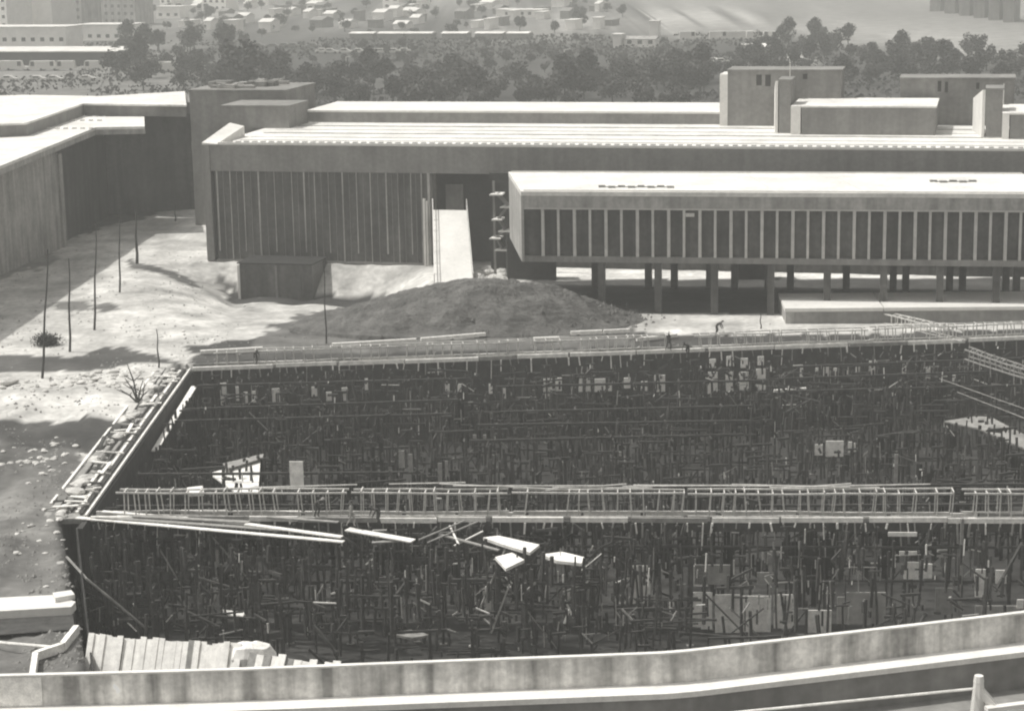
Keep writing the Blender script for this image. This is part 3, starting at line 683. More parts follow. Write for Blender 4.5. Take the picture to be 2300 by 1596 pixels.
# lit slabs inside the pit
def slab(pxs, z, th, name, m_, label, cat, group=None):
    zs_ = z if isinstance(z, (list, tuple)) else [z] * len(pxs)
    pts = [P(x, y, zz) for (x, y), zz in zip(pxs, zs_)]
    c = sum(pts, Vector()) / len(pts)
    return solo(MB().prism([(p.x, p.y) for p in pts], [p.z - th for p in pts], [p.z for p in pts]), name, m_, c, label, cat, group)
slab([(470, 1062), (585, 1030), (580, 1104), (528, 1104)], -1.2, .12, 'formwork_sheet', 'board', 'large pale sheet lying just behind the front beam at left', 'sheet')
slab([(500, 1040), (592, 1018), (590, 1028), (510, 1052)], -.9, .08, 'formwork_sheet', 'board2', 'narrow grey sheet behind the large pale sheet', 'sheet')
upright(652, 680, 1036, 1094, FA, fu, 4.0, 'board', 'shutter_sheet', 'single pale upright panel behind the front beam, right of the large pale sheet', 'panel')
slab([(420, 1094), (455, 1090), (458, 1104), (424, 1106)], -.9, .3, 'sack', 'board', 'small white bundle behind the front beam, left of the large pale sheet', 'bundle')
p0 = P(436, 868, -.6); p1 = P(347, 1012, -1.6)
ledger(p0, p1, .5, 'board', 'pale_plank', 'long white plank leaning inside the left edge of the excavation', 'plank', None, .12)
for k, (x0, x1, y0, y1) in enumerate(((1830, 1848, 998, 1022), (1855, 1895, 990, 1025), (1905, 1914, 992, 1016), (1918, 1926, 995, 1014))):
    upright(x0, x1, y0, y1, FA.lerp(BA, .5), fu, 0, 'board', 'shutter_sheet', 'pale panel of the small bright cluster in the middle right of the excavation', 'panel', 'small bright cluster of panels')
for (x0, x1, y0, y1) in ((896, 908, 1012, 1050), (918, 926, 1020, 1060), (984, 992, 1040, 1090), (1000, 1006, 1035, 1080), (1062, 1070, 976, 985), (1085, 1092, 976, 985), (1390, 1396, 1014, 1024), (2008, 2018, 1020, 1090), (1988, 1994, 1080, 1120)):
    upright(x0, x1, y0, y1, FA.lerp(BA, .25), fu, 0, 'board2', 'batten', 'thin pale batten standing in the middle of the excavation', 'batten', 'thin pale battens in the excavation')
# bundle of pale slats + rebar mat at right
slab([(2120, 945), (2215, 930), (2300, 975), (2380, 1040), (2320, 1015), (2200, 962)], -2.2, .12, 'formwork_sheet', 'board2', 'grey crumpled sheet sagging at the right side of the excavation', 'sheet')
cage(P(2165, 806, 0), P(2460, 905, 0), Vector((.5, .8, 0)), .9, 1.6, 'slanting rebar cage running down to the right edge across the excavation', None, .9, mm='board2')
for i, (x0, y0, x1, y1) in enumerate(((2110, 850, 2420, 960), (2150, 880, 2420, 985))):
    a = P(x0, y0, -.2); b = P(x1, y1, -.2)
    solo(MB().tube(a, b, .035), 'long_bar', 'board2', a, 'long thin bar running down to the right below the slanting cage', 'rebar', 'long bars over the right of the excavation')

# near part of the pit: pale walls and sheets seen between the posts
for i, (x0, x1, y0, y1, off, z_) in enumerate(((1556, 1600, 1330, 1412, 4, 0), (1606, 1662, 1335, 1420, 4, 0), (1668, 1732, 1338, 1418, 4.2, 0), (1738, 1790, 1335, 1410, 4, 0), (1812, 1868, 1370, 1420, 2, 0), (1560, 1640, 1268, 1312, 5, 0), (1700, 1735, 1285, 1310, 5, 0), (1900, 1990, 1330, 1400, 5, 0), (1420, 1460, 1270, 1360, 0, 0), (1552, 1590, 1270, 1316, 0, 0), (1880, 1900, 1340, 1400, 0, 0), (2100, 2140, 1320, 1380, 0, 0), (2190, 2290, 1360, 1385, 0, 0))):
    upright(x0, x1, y0, y1, FA, fu, -.9, 'board' if i in (0, 1, 2, 3, 4, 8, 9) else 'concrete', 'concrete_wall_piece', 'grey low wall piece seen between the props at the lower right', 'wall', 'low wall pieces behind the props')
for i, (x0, x1, y0, y1) in enumerate(((2030, 2064, 1262, 1300), (2074, 2094, 1266, 1298), (2190, 2214, 1278, 1340), (2236, 2262, 1280, 1310), (2020, 2060, 1238, 1246), (2284, 2300, 1346, 1366), (1995, 2060, 1195, 1204))):
    upright(x0, x1, y0, y1, FA, fu, -1.0, 'board', 'shutter_sheet', 'bright panel among the props under the right of the front beam', 'panel', 'bright panels at the lower right')
for i, (x0, x1, y0, y1) in enumerate(((1085, 1102, 1325, 1370), (1180, 1190, 1318, 1345), (1255, 1268, 1320, 1362), (1272, 1280, 1330, 1350), (1320, 1330, 1326, 1352), (368, 380, 1325, 1355), (486, 492, 1235, 1275), (500, 506, 1230, 1262), (512, 518, 1240, 1260), (524, 530, 1236, 1256), (1430, 1440, 1240, 1300), (1700, 1706, 1180, 1260))):
    upright(x0, x1, y0, y1, FA, fu, -.5 if i < 5 else .6, 'board2' if i % 3 else 'board', 'batten', 'short pale batten among the dark props below the front beam', 'batten', 'short pale battens below the front beam')

# boards fanned along the front beam and fallen planks
def pl(x0, y0, x1, y1, z0, z1, w_, m_, label, group=None, th=.08, name='plank', cat='plank'):
    return ledger(P(x0, y0, z0), P(x1, y1, z1), w_, m_, name, label, cat, group, th)
pl(172, 1162, 772, 1216, -.1, -.3, .45, 'board', 'longest pale plank, running right from the front left corner along the front beam')
pl(300, 1158, 560, 1172, .12, .1, .5, 'board2', 'broad grey plank lying on the left end of the front beam')
pl(600, 1160, 760, 1172, .1, .1, .35, 'board2', 'grey plank under the left rebar cage')
pl(215, 1160, 640, 1190, .0, -.1, .45, 'board2', 'grey plank just behind the longest pale plank')
pl(230, 1148, 420, 1163, .02, .02, .35, 'board', 'short pale plank at the left end of the front beam')
pl(430, 1166, 575, 1178, .05, 0, .4, 'board2', 'weathered grey plank between the two pale planks at the front left')
pl(552, 1176, 768, 1205, .05, -.1, .45, 'board', 'broad pale plank pointing at the tangle of planks')
pl(780, 1188, 928, 1214, -.1, -.3, .7, 'board', 'thick pale plank just left of the plank tangle')
pl(835, 1218, 925, 1212, -.5, -.4, .35, 'board2', 'short grey plank under the thick pale plank')
pl(940, 1212, 1045, 1168, -.5, .5, .12, 'board2', 'thin plank tilted up to the right in the tangle')
pl(960, 1218, 1075, 1170, -.6, .4, .1, 'board2', 'second thin plank tilted up, just right of the first')
pl(1010, 1180, 1030, 1222, .1, -.6, .12, 'board', 'short thin plank crossing the tilted ones steeply')
pl(990, 1200, 1120, 1235, -.3, -.7, .3, 'board2', 'grey plank falling right towards the broad fallen board')
pl(1020, 1225, 1085, 1192, -.8, -.1, .1, 'board', 'thin pale lath rising over the middle of the tangle')
slab([(1085, 1206), (1120, 1202), (1212, 1222), (1190, 1240), (1130, 1222)], [-.4, -.4, -.7, -.8, -.5], .2, 'fallen_board', 'board', 'broad fallen board slanting under the middle of the front beam', 'board')
slab([(1112, 1250), (1150, 1240), (1178, 1256), (1136, 1276)], -.9, .2, 'fallen_board', 'board', 'small square white board at the foot of the broad fallen board', 'board')
slab([(1216, 1244), (1262, 1238), (1312, 1250), (1306, 1264), (1250, 1258)], -.8, .2, 'fallen_board', 'board', 'white board right of the small square board', 'board')
slab([(872, 1420), (920, 1412), (966, 1424), (925, 1432)], -5.5, .15, 'fallen_board', 'board2', 'thin pale board low in the excavation at the bottom centre', 'board')
slab([(500, 1368), (552, 1374), (545, 1384), (520, 1380)], -4.5, .2, 'fallen_board', 'board', 'small pale board low in the excavation at left', 'board')
for i in range(110):
    if i < 60: px, py, z = rnd.uniform(900, 1520), rnd.uniform(1230, 1440), rnd.uniform(-7.5, -2)
    elif i < 85: px, py, z = rnd.uniform(300, 900), rnd.uniform(1210, 1420), rnd.uniform(-7.5, -2)
    else: px, py, z = rnd.uniform(1500, 2300), rnd.uniform(1210, 1400), rnd.uniform(-7.5, -2)
    a_ = rnd.uniform(-.9, .9) + (1.57 if rnd.random() < .45 else 0); L_ = rnd.uniform(8, 38)
    p = P(px, py, z); q = p + Vector((math.cos(a_), rnd.uniform(-.3, .3), math.sin(a_))) * L_ * .028
    ledger(p, q, rnd.uniform(.05, .12), rnd.choice(('board2', 'board', 'board2')), 'offcut', 'small pale offcut caught among the dark props', 'offcut', 'pale offcuts among the props')
for i in range(24):
    px, py = rnd.uniform(500, 2200), rnd.uniform(880, 1100); z = rnd.uniform(-7, -1.5)
    a_ = rnd.uniform(-.9, .9) + (1.57 if rnd.random() < .6 else 0); p = P(px, py, z); q = p + Vector((math.cos(a_), rnd.uniform(-.3, .3), math.sin(a_))) * rnd.uniform(.4, 1.5)
    ledger(p, q, rnd.uniform(.05, .1), 'board2', 'offcut', 'small grey offcut lying inside the excavation', 'offcut', 'grey offcuts inside the excavation')
# white beams lying behind the rear beam
for x0, y0, x1, y1, t in ((746, 774, 935, 763, 'long white beam at the left behind the rear beam'), (945, 762, 1090, 750, 'white beam following on to the right, at the foot of the mound'),
                          (1198, 761, 1256, 759, 'short white beam right of the mound foot'), (1282, 747, 1352, 744, 'raised white beam, left of a touching pair'), (1356, 744, 1414, 741, 'raised white beam, right of a touching pair'),
                          (1430, 762, 1520, 752, 'thin grey beam right of the raised pair'), (450, 790, 590, 782, 'pale beam at the left end behind the rear beam')):
    pl(x0, y0, x1, y1, .35, .35, .3, 'board', t, None, .3, 'white_beam', 'beam')

# the tangle of timbers nobody could count
def tangle(n, m_, wmin, wmax, label, name, pv, seed, mode=0):
    r_ = random.Random(seed); m = MB()
    for i in range(n):
        if r_.random() < .7:
            t = r_.random()
            if mode: t = r_.choice((r_.uniform(.8, 1), r_.uniform(.7, 1), r_.uniform(0, .3), r_.random()))
            a = (FA).lerp(BA, t * .96); b = FB.lerp(BB, t * .96); p = a.lerp(b, r_.uniform(.015, .97)); z = -.5 - 6.8 * r_.random() ** (1.3 if t < .7 else 2.2)
        else: p = FA + fu * r_.uniform(1, (FB - FA).length) - fn * (r_.random() ** 1.6) * 13; z = -.4 - 7 * r_.random() ** 1.1; z = min(z, -.5 - (FA + fn * 0 - p).dot(fn) * .25)
        if not mode:
            ppx = proj(p)[0]; back = (p - BA).dot(bn) > -4
            if back and (1200 < ppx < 1530 or 1570 < ppx < 2100) and r_.random() < .75: continue
            if ppx > 1540 and (p - FA).dot(fn) < 6 and r_.random() < .7: continue
        if mode and noise.noise(Vector((p.x * .12, p.y * .12, seed))) < -.02: continue
        L_ = r_.choice((.4, .7, 1.0, 1.6, 2.6)) * r_.uniform(.7, 1.2) * (.6 if mode else 1.3)
        k = r_.random()
        if k < pv: d = Vector((r_.gauss(0, .04), r_.gauss(0, .04), 1))
        elif k < pv + .17: d = Vector((1, r_.gauss(0, .12), r_.gauss(0, .04)))
        elif not mode and abs((p - FA).dot(fn) - 22) < 15 and r_.random() < .7: continue
        else: d = Vector((r_.choice((-1, 1)), r_.gauss(0, .5), r_.uniform(-1.6, 1.6)))
        d.normalize(); w = r_.uniform(wmin, wmax)
        z1 = max(PIT + .1, z); q = p + d * L_; m.bar((p.x, p.y, z1), (q.x, q.y, min(-.35, max(PIT + .1, z1 + d.z * L_))), w, w)
    c = FA.lerp(BB, .5); solo(m, name, m_, (c.x, c.y, PIT), label, 'timber tangle', None, 'stuff')
tangle(6500, 'timber', .08, .2, 'dense dark tangle of formwork timber filling the excavation', 'timber_tangle', .72, 1)
tangle(1700, 'board2', .04, .09, 'grey laths scattered through the dark formwork tangle', 'lath_tangle', .7, 2, 1)
tangle(360, 'board', .04, .09, 'bright lath ends scattered through the dark formwork tangle', 'lath_ends', .75, 3, 1)

# ---------------------------------------------------------------- foreground parapet roof
ZT = 9.0
top = [(-260, 1522), (0, 1516), (500, 1503), (1000, 1484), (1400, 1469), (1530, 1462), (1700, 1443), (2000, 1409), (2300, 1374), (2480, 1350)]
def crom(pts, k=6):
    out = []
    for i in range(len(pts) - 1):
        p0 = pts[max(0, i - 1)]; p1 = pts[i]; p2 = pts[i + 1]; p3 = pts[min(len(pts) - 1, i + 2)]
        for j in range(k):
            t = j / k; out.append(tuple(.5 * ((2 * b) + (-a + c) * t + (2 * a - 5 * b + 4 * c - d) * t * t + (-a + 3 * b - 3 * c + d) * t ** 3) for a, b, c, d in zip(p0, p1, p2, p3)))
    return out + [pts[-1]]
TP = [P(x, y, ZT) for x, y in crom(top)]
def off_poly(pts, d):
    out = []
    for i, p in enumerate(pts):
        a = pts[max(0, i - 1)]; b = pts[min(len(pts) - 1, i + 1)]; u = (b - a).normalized(); n = Vector((-u.y, u.x, 0)); out.append(p + n * d)
    return out
fg = empty('foreground_roof', (TP[27].x, TP[27].y - 1, 0), 'stained concrete parapet and pale ledge of the roof nearest the viewer', 'building')
def ribbon(name, d0, d1, z0, z1, m_, pts=TP):
    A = off_poly(pts, d0); B = off_poly(pts, d1)
    m = MB(); n = len(A)
    z0_ = z0 if isinstance(z0, list) else [z0] * n; z1_ = z1 if isinstance(z1, list) else [z1] * n
    vs = []; 
    for i in range(n): vs += [(A[i].x, A[i].y, z0_[i]), (A[i].x, A[i].y, z1_[i]), (B[i].x, B[i].y, z1_[i]), (B[i].x, B[i].y, z0_[i])]
    fs = [(0, 1, 2, 3), tuple(4 * (n - 1) + k for k in (3, 2, 1, 0))]
    for i in range(n - 1):
        for k in range(4): fs.append((4 * i + k, 4 * i + (k + 1) % 4, 4 * i + 4 + (k + 1) % 4, 4 * i + 4 + k))
    m.add(vs, fs); return m.build(name, m_, fg)
wb = [(0, 1570), (1000, 1556), (1530, 1539), (2300, 1446)]
zb_ = [zat(TP[i], y) for i, y in ((6, 1568), (18, 1556), (30, 1541), (48, 1447))]; zl = sum(zb_) / 4
ribbon('parapet_wall', 0, .16, zl - .1, ZT - .08, 'parapet')
ribbon('coping', -.04, .22, ZT - .077, ZT, 'ledge')
ribbon('ledge', -1.15, -.003, zl - .25, zl, 'ledge')
ribbon('outer_wall', -1.0, .1, 0, zl - .253, 'mid')
p = P(45, 1540, (ZT + zl) / 2)
a = P(-200, 1520, ZT); b = P(92, 1514, ZT); 
m_ = MB().strip(a, b, -.035, -.004, zl + .02, ZT - .1); m_.build('patched_panel', 'board', fg)
# lower roof of the same building with a rail, a bracket and a white beam
zr = 5.8
q0 = P(1500, 1640, zr); q1 = P(2500, 1560, zr)
lr = [P(-300, 1700, zr), P(2600, 1700, zr), P(2600, 1500, zr), P(1530, 1590, zr), P(-300, 1640, zr)]
m_ = MB().prism([(p.x, p.y) for p in lr], zr - .3, zr); m_.build('lower_roof', 'mid', fg)
a = P(1640, 1600, zr + 1.2); b = P(2185, 1546, zr + 1.2); e = P(2500, 1515, zr + 1.2)
solo(MB().tube(a, b, .06), 'cable', 'board', a, 'thin pale cable strung below the ledge at the bottom right', 'cable')
bk = empty('bracket_post', P(2200, 1560, zr), 'pale angled bracket post at the bottom right below the ledge', 'post')
p = P(2196, 1600, zr)
MB().tube((p.x, p.y, zr), (p.x, p.y, zat(p, 1528)), .34, .22, 8).build('post', 'white', bk)
MB().tube((p.x, p.y, zat(p, 1530)), (p.x, p.y, zat(p, 1516)), .24, .2, 8).build('post_cap', 'white', bk)
c = Vector((p.x, p.y, zat(p, 1545))); MB().bar(c, c + Vector((1.3, -.4, -1.5)), .4, .3).build('strut', 'white', bk)
pl(2215, 1592, 2420, 1566, zr + .4, zr + .4, .35, 'white', 'white beam running right from the foot of the bracket post', None, .2, 'white_beam', 'beam')
solo(MB().tube(P(1500, 1640, zr + .1), P(1530, 1608, zr + .1), .06), 'short_pipe', 'board2', P(1500, 1640, zr), 'short pipe end at the bottom edge near the centre right', 'pipe')

# row of upright boards in the near left of the excavation
a = P(200, 1430, .6); b = P(545, 1452, .6); b2 = P(835, 1496, .6)
hb = empty('board_fence', (a.x, a.y, -5), 'ragged fence of upright pale boards behind the parapet at the lower left', 'fence')
k = 0; pts = [(a, b, 26), (P(560, 1466, .4), b2, 16)]
for A, B, n in pts:
    u = (B - A).normalized(); L_ = (B - A).length / n
    for i in range(n):
        p = A + u * L_ * i; o_ = rnd.uniform(-.08, .08); nn = Vector((-u.y, u.x, 0)); z = .8 + rnd.uniform(-.16, .1) - (.25 if n == 16 else 0)
        if rnd.random() < .03: continue
        sk = rnd.uniform(-.05, .05)
        p0 = p + nn * o_; p1 = p0 + u * L_ * .985; dn = -nn * 2.6; vs = [(p0.x, p0.y, z), (p1.x, p1.y, z + sk)] + [((c + dn).x, (c + dn).y, -4) for c in (p1, p0)]
        MB().add(vs + [(a_ + nn.x * .05, b_ + nn.y * .05, c_ - .07) for a_, b_, c_ in vs], [(0, 1, 2, 3), (7, 6, 5, 4), (0, 4, 5, 1), (1, 5, 6, 2), (2, 6, 7, 3), (3, 7, 4, 0)]).build('board', 'fence' if rnd.random() < .85 else 'board2', hb)
q = b + Vector((.4, 0.2, 0))
cr = MB()
for i in range(1):
    vs = []; n = 14
    for ring, (r_, zz) in enumerate(((1.5, -5), (1.45, .0), (1.1, .55), (.4, .8))):
        for j in range(n):
            t = 2 * math.pi * j / n; vs.append((q.x + math.cos(t) * r_ * (1 + .08 * math.sin(5 * t)), q.y + math.sin(t) * r_ * .5, zz + .06 * math.sin(3 * t)))
    fs = [tuple(range(n))[::-1], tuple(range(3 * n, 4 * n))] + [(r * n + j, r * n + (j + 1) % n, (r + 1) * n + (j + 1) % n, (r + 1) * n + j) for r in range(3) for j in range(n)]
    cr.add(vs, fs)
solo(cr, 'covered_heap', 'board', (q.x, q.y, -5), 'rounded pale covered heap at the right end of the ragged board fence', 'covered heap')
solo(MB().tube(P(150, 1250, 0.4), P(195, 1300, -.4), .09).tube(P(195, 1300, -.4), P(250, 1345, -1.8), .09).tube(P(250, 1345, -1.8), P(330, 1412, -4), .09), 'hanging_pipe', 'board2', P(150, 1250, .4), 'long thin pipe hanging down the dark near left side of the excavation', 'pipe')

# left bank: slabs, kerb, pipe
slab([(-80, 1345), (120, 1335), (170, 1350), (160, 1362), (-80, 1376)], .6, .5, 'concrete_slab', 'white', 'thick white concrete slab on the left bank at the photo edge', 'slab')
slab([(118, 1330), (160, 1324), (168, 1334), (124, 1342)], .9, .3, 'concrete_slab', 'white', 'small white slab on the right end of the thick white slab', 'slab')
slab([(-80, 1382), (162, 1368), (168, 1412), (-80, 1430)], .1, .05, 'dark_face_sheet', 'timber', 'dark sheet standing in for the dark face below the thick white slab', 'sheet')  # added sheet painting the dark face under the white slab
solo(MB().tube(P(-60, 1437, .3), P(115, 1452, .3), .09), 'pale_pipe', 'board', P(0, 1445, .3), 'straight pale pipe on the left bank below the white slab', 'pipe')
kb = MB(); kp = [P(172, 1412, .3), P(140, 1452, .3), P(80, 1472, .3), P(70, 1540, .3)]
for i in range(3): kb.bar(kp[i], kp[i + 1], .32, .5)
solo(kb, 'kinked_kerb', 'board', kp[2], 'kinked pale kerb meeting the parapet at the lower left', 'kerb')

# rocks
def rock_mesh(seed):
    bm = bmesh.new(); bmesh.ops.create_icosphere(bm, subdivisions=2, radius=.5)
    for v in bm.verts:
        n = noise.noise(v.co * 2.2 + Vector((seed * 7, 0, 0))); v.co *= 1 + .5 * n; v.co.z *= .6; v.co.z += .12
    me = bpy.data.meshes.new('rock'); bm.to_mesh(me); bm.free(); me.materials.append(MT['rock']); return me
RM = [rock_mesh(i) for i in range(4)]
def rock(px, py, sc, label, group):
    p = P(px, py, 0); o = bpy.data.objects.new('rock', rnd.choice(RM)); C.objects.link(o); o.location = (p.x, p.y, zter(p.x, p.y) if py > 850 else 0)
    o.scale = (sc * rnd.uniform(.8, 1.6), sc * rnd.uniform(.8, 1.3), sc * rnd.uniform(.7, 1.1)); o.rotation_euler = (0, 0, rnd.uniform(0, 6)); tag(o, label, 'rock', group)
rock(12, 862, 2.0, 'largest white boulder of the rubble line, at the left edge of the photo', None)
for i in range(75):
    t = rnd.random(); rock(10 + 400 * t + rnd.uniform(-15, 15), 858 + rnd.gauss(0, 12) + 8 * math.sin(t * 6), rnd.uniform(.25, .85), 'pale rock in the rubble line left of the excavation', 'rocks of the rubble line')
for i in range(110):
    t = rnd.random() ** .7; rock(385 - 205 * t + rnd.gauss(-6, 10), 838 + 290 * t + rnd.gauss(0, 8), rnd.uniform(.3, 1.1), 'pale rock heaped along the slanting left formwork', 'rocks along the left formwork')
for i in range(34):
    rock(rnd.gauss(195, 14), rnd.gauss(1100, 22), rnd.uniform(.4, 1.1), 'pale rock in the heap at the front left corner', 'rocks of the corner heap')
for i in range(16):
    rock(rnd.gauss(160, 16), rnd.gauss(1145, 10), rnd.uniform(.4, .9), 'pale rock in the heap at the front left corner', 'rocks of the corner heap')
for i in range(60):
    rock(rnd.choice((rnd.gauss(100, 30), rnd.uniform(0, 170))), rnd.choice((rnd.gauss(1030, 25), rnd.uniform(1000, 1320))), rnd.uniform(.12, .6), 'small pale stone scattered on the dark left bank', 'stones on the left bank')
for i in range(25):
    rock(rnd.uniform(0, 420), rnd.uniform(600, 790), rnd.uniform(.12, .4), 'small pale stone scattered on the bare sand', 'stones on the sand')
for i in range(34):
    rock(rnd.gauss(1116, 20), rnd.gauss(615, 16), rnd.uniform(.6, 1.9), 'pale rock in the pile at the foot of the outdoor stair', 'rocks by the stair')

# bare poles on the sand
def pole(x0, y0, x1, y1, r_, label):
    b = P(x1, y1, 0); t = onY(x0, y0, b, Vector((1, 0, 0))); m_ = MB(); k = 6
    for i in range(k):
        pa = b.lerp(t, i / k) + Vector((math.sin(i * 1.7) * .05, 0, 0)) * (i > 0); pb = b.lerp(t, (i + 1) / k) + Vector((math.sin((i + 1) * 1.7) * .05, 0, 0)); m_.tube(pa, pb, r_ * (1 - .1 * i), r_ * (1 - .1 * (i + 1)), 6)
    return solo(m_, 'bare_pole', 'timber', b, label, 'pole')
pole(108, 560, 95, 850, .13, 'leftmost bare dark pole, rising from the dark shrub on the sand')
pole(155, 580, 157, 790, .13, 'bare dark pole second from the left on the sand')
pole(216, 500, 212, 742, .13, 'bare dark pole third from the left on the sand')
pole(268, 470, 269, 656, .12, 'bare dark pole fourth from the left, thin and straight')
pole(304, 468, 308, 592, .2, 'thickest bare pole, with a dark patch at its foot')
pole(352, 738, 357, 826, .09, 'short thin pole near the top of the slanting left formwork')
pole(727, 585, 733, 772, .09, 'thin tall pole in front of the left half of the long building')
pole(393, 455, 394, 497, .12, 'short pole in the shade left of the long building')
pole(1708, 700, 1709, 738, .08, 'small thin post left of the low flat block')
pole(1985, 655, 1985, 712, .08, 'thin post at the joint of the low flat block')

# shrub and dead branches
def leafy(name, cx, cy, rx, rz, n, size, m_, label, cat, seed):
    r_ = random.Random(seed); c = P(cx, cy, 0); e_ = empty(name, c, label, cat); m = MB()
    for i in range(n):
        v = Vector((r_.gauss(0, .45) * rx, r_.gauss(0, .4) * rx, abs(r_.gauss(.5, .3)) * rz)); a = Vector((r_.uniform(-1, 1), r_.uniform(-1, 1), r_.uniform(-1, 1))).normalized() * size; b = a.cross(Vector((r_.uniform(-1, 1), r_.uniform(-1, 1), 1))).normalized() * size
        p = c + v; m.add([p - a, p + b, p + a, p - b], [(0, 1, 2, 3)])
    m.build('foliage', m_, e_); MB().tube(c, c + Vector((.1, 0, rz * .7)), .1, .04).build('stem', 'bark', e_); return e_
leafy('dark_shrub', 105, 774, 1.2, 1.0, 1500, .09, 'leaf', 'dark shrub at the foot of the leftmost bare pole', 'shrub', 3)
leafy('low_shrub', 975, 727, .7, .9, 700, .08, 'leaf', 'small dark shrub on the near slope of the earth mound', 'shrub', 4)
b = P(310, 905, 0); m_ = MB()
for dx, dy, dz in ((-1.0, 0, 2.2), (-.8, .3, 3.4), (.5, 0, 1.9), (-1.8, .2, 1.2), (1.0, .3, 1.1)):
    k1 = b + Vector((dx * .4, dy, dz * .55)); k2 = b + Vector((dx, dy, dz)); m_.tube(b, k1, .1, .07); m_.tube(k1, k2, .07, .03); m_.tube(k1, k1 + Vector((dz * .18, 0, dx * .3 + .8)), .06, .03); m_.tube(k1, k1 + Vector((-.8, .1, .5)), .05, .03)
solo(m_, 'dead_branches', 'bark', b, 'bare dark branches sticking up beside the slanting left formwork', 'branches')

# ---------------------------------------------------------------- workers
def person(px, py, pose, label, hat, cloth, z=0.0, rz=0.0):
    base = P(px, py, z)
    v = [(0, 0, .95), (0, .0, 1.2), (0, 0, 1.42), (0, .0, 1.53), (0, -.01, 1.64), (0, 0, 1.74)]
    e = [(0, 1), (1, 2), (2, 3), (3, 4), (4, 5)]; rr = [.15, .14, .16, .06, .095, .07]
    def add(parent, pts, rs):
        i0 = parent
        for p, r_ in zip(pts, rs): v.append(p); rr.append(r_); e.append((i0, len(v) - 1)); i0 = len(v) - 1
    if pose == 'walk':
        add(0, [(.1, 0, .9), (.13, -.2, .5), (.13, -.12, .08), (.13, -.26, .05)], [.1, .075, .05, .05]); add(0, [(-.1, 0, .9), (-.12, .08, .5), (-.12, .34, .12), (-.12, .24, .05)], [.1, .075, .05, .045])
        add(2, [(.2, 0, 1.42), (.26, .12, 1.15), (.25, -.05, .95), (.25, -.1, .87)], [.07, .05, .04, .035]); add(2, [(-.2, 0, 1.42), (-.27, -.1, 1.16), (-.25, -.28, 1.0), (-.25, -.34, .95)], [.07, .05, .04, .035])
    else:
        v[1] = (0, -.18, 1.12); v[2] = (0, -.38, 1.22); v[3] = (0, -.46, 1.28); v[4] = (0, -.55, 1.32); v[5] = (0, -.63, 1.38)
        add(0, [(.1, 0, .9), (.14, -.12, .5), (.14, .05, .08), (.14, -.1, .05)], [.1, .075, .05, .05]); add(0, [(-.1, 0, .9), (-.14, -.08, .5), (-.14, .1, .08), (-.14, -.05, .05)], [.1, .075, .05, .05])
        add(2, [(.2, -.38, 1.2), (.24, -.5, .95), (.2, -.62, .72), (.2, -.66, .64)], [.07, .05, .04, .035]); add(2, [(-.2, -.38, 1.2), (-.24, -.5, .95), (-.2, -.6, .75), (-.18, -.64, .67)], [.07, .05, .04, .035])
    me = bpy.data.meshes.new('body'); me.from_pydata(v, e, []); o = bpy.data.objects.new('person', me); C.objects.link(o)
    sk = o.modifiers.new('skin', 'SKIN'); 
    for i, s_ in enumerate(me.skin_vertices[0].data): s_.radius = (rr[i], rr[i]); s_.use_root = (i == 0)
    su = o.modifiers.new('sub', 'SUBSURF'); su.levels = 1; su.render_levels = 1
    dg = bpy.context.evaluated_depsgraph_get(); dg.update(); nm = bpy.data.meshes.new_from_object(o.evaluated_get(dg)); o.modifiers.clear(); o.data = nm
    nm.materials.clear(); nm.materials.append(MT[cloth]); nm.materials.append(MT['skin'])
    hd = Vector(v[4])
    for f in nm.polygons:
        c = f.center
        f.material_index = 1 if ((c - hd).length < .17 and c.z > v[3][2] - .02) or any((c - Vector(v[k])).length < .06 for k in (len(v) - 1, len(v) - 5)) else 0
    o.location = base; o.rotation_euler = (0, 0, rz); tag(o, label, 'person')
    top_ = Vector(v[5]); m_ = MB(); vs = []; n = 10
    for r_, dz in ((.16, -.02), (.125, 0), (.115, .07), (.06, .11)):
        for j in range(n): t = 2 * math.pi * j / n; vs.append((top_.x + math.cos(t) * r_, top_.y + math.sin(t) * r_, top_.z + dz))
    m_.add(vs, [tuple(range(n))[::-1], tuple(range(3 * n, 4 * n))] + [(r * n + j, r * n + (j + 1) % n, (r + 1) * n + (j + 1) % n, (r + 1) * n + j) for r in range(3) for j in range(n)])
    h = bpy.data.objects.new('hat', m_.mesh('hat', hat)); C.objects.link(h); h.parent = o
person(1502, 787, 'walk', 'person in dark clothes and white hat walking on the rear beam', 'white', 'cloth', 0, .6)
person(1546, 800, 'stoop', 'person in dark clothes stooping on the rear beam', 'cloth', 'cloth', 0, -.8)
person(1609, 752, 'stoop', 'person bending on the pale ground left of the low flat block', 'cloth', 'cloth', 0, 1.2)
person(574, 818, 'stoop', 'person in dark clothes stooping at the left of the rear beam', 'cloth', 'cloth', 0, .4)
person(712, 1160, 'stoop', 'person in dark clothes bending over the left of the front beam', 'cloth2', 'cloth', .05, .9)
person(790, 1182, 'walk', 'person in light clothes walking on the planks of the front beam', 'cloth', 'cloth2', .05, 1.3)
person(852, 1178, 'stoop', 'person in dark clothes bending beside the cage above the plank tangle', 'cloth', 'cloth', .05, -1.0)

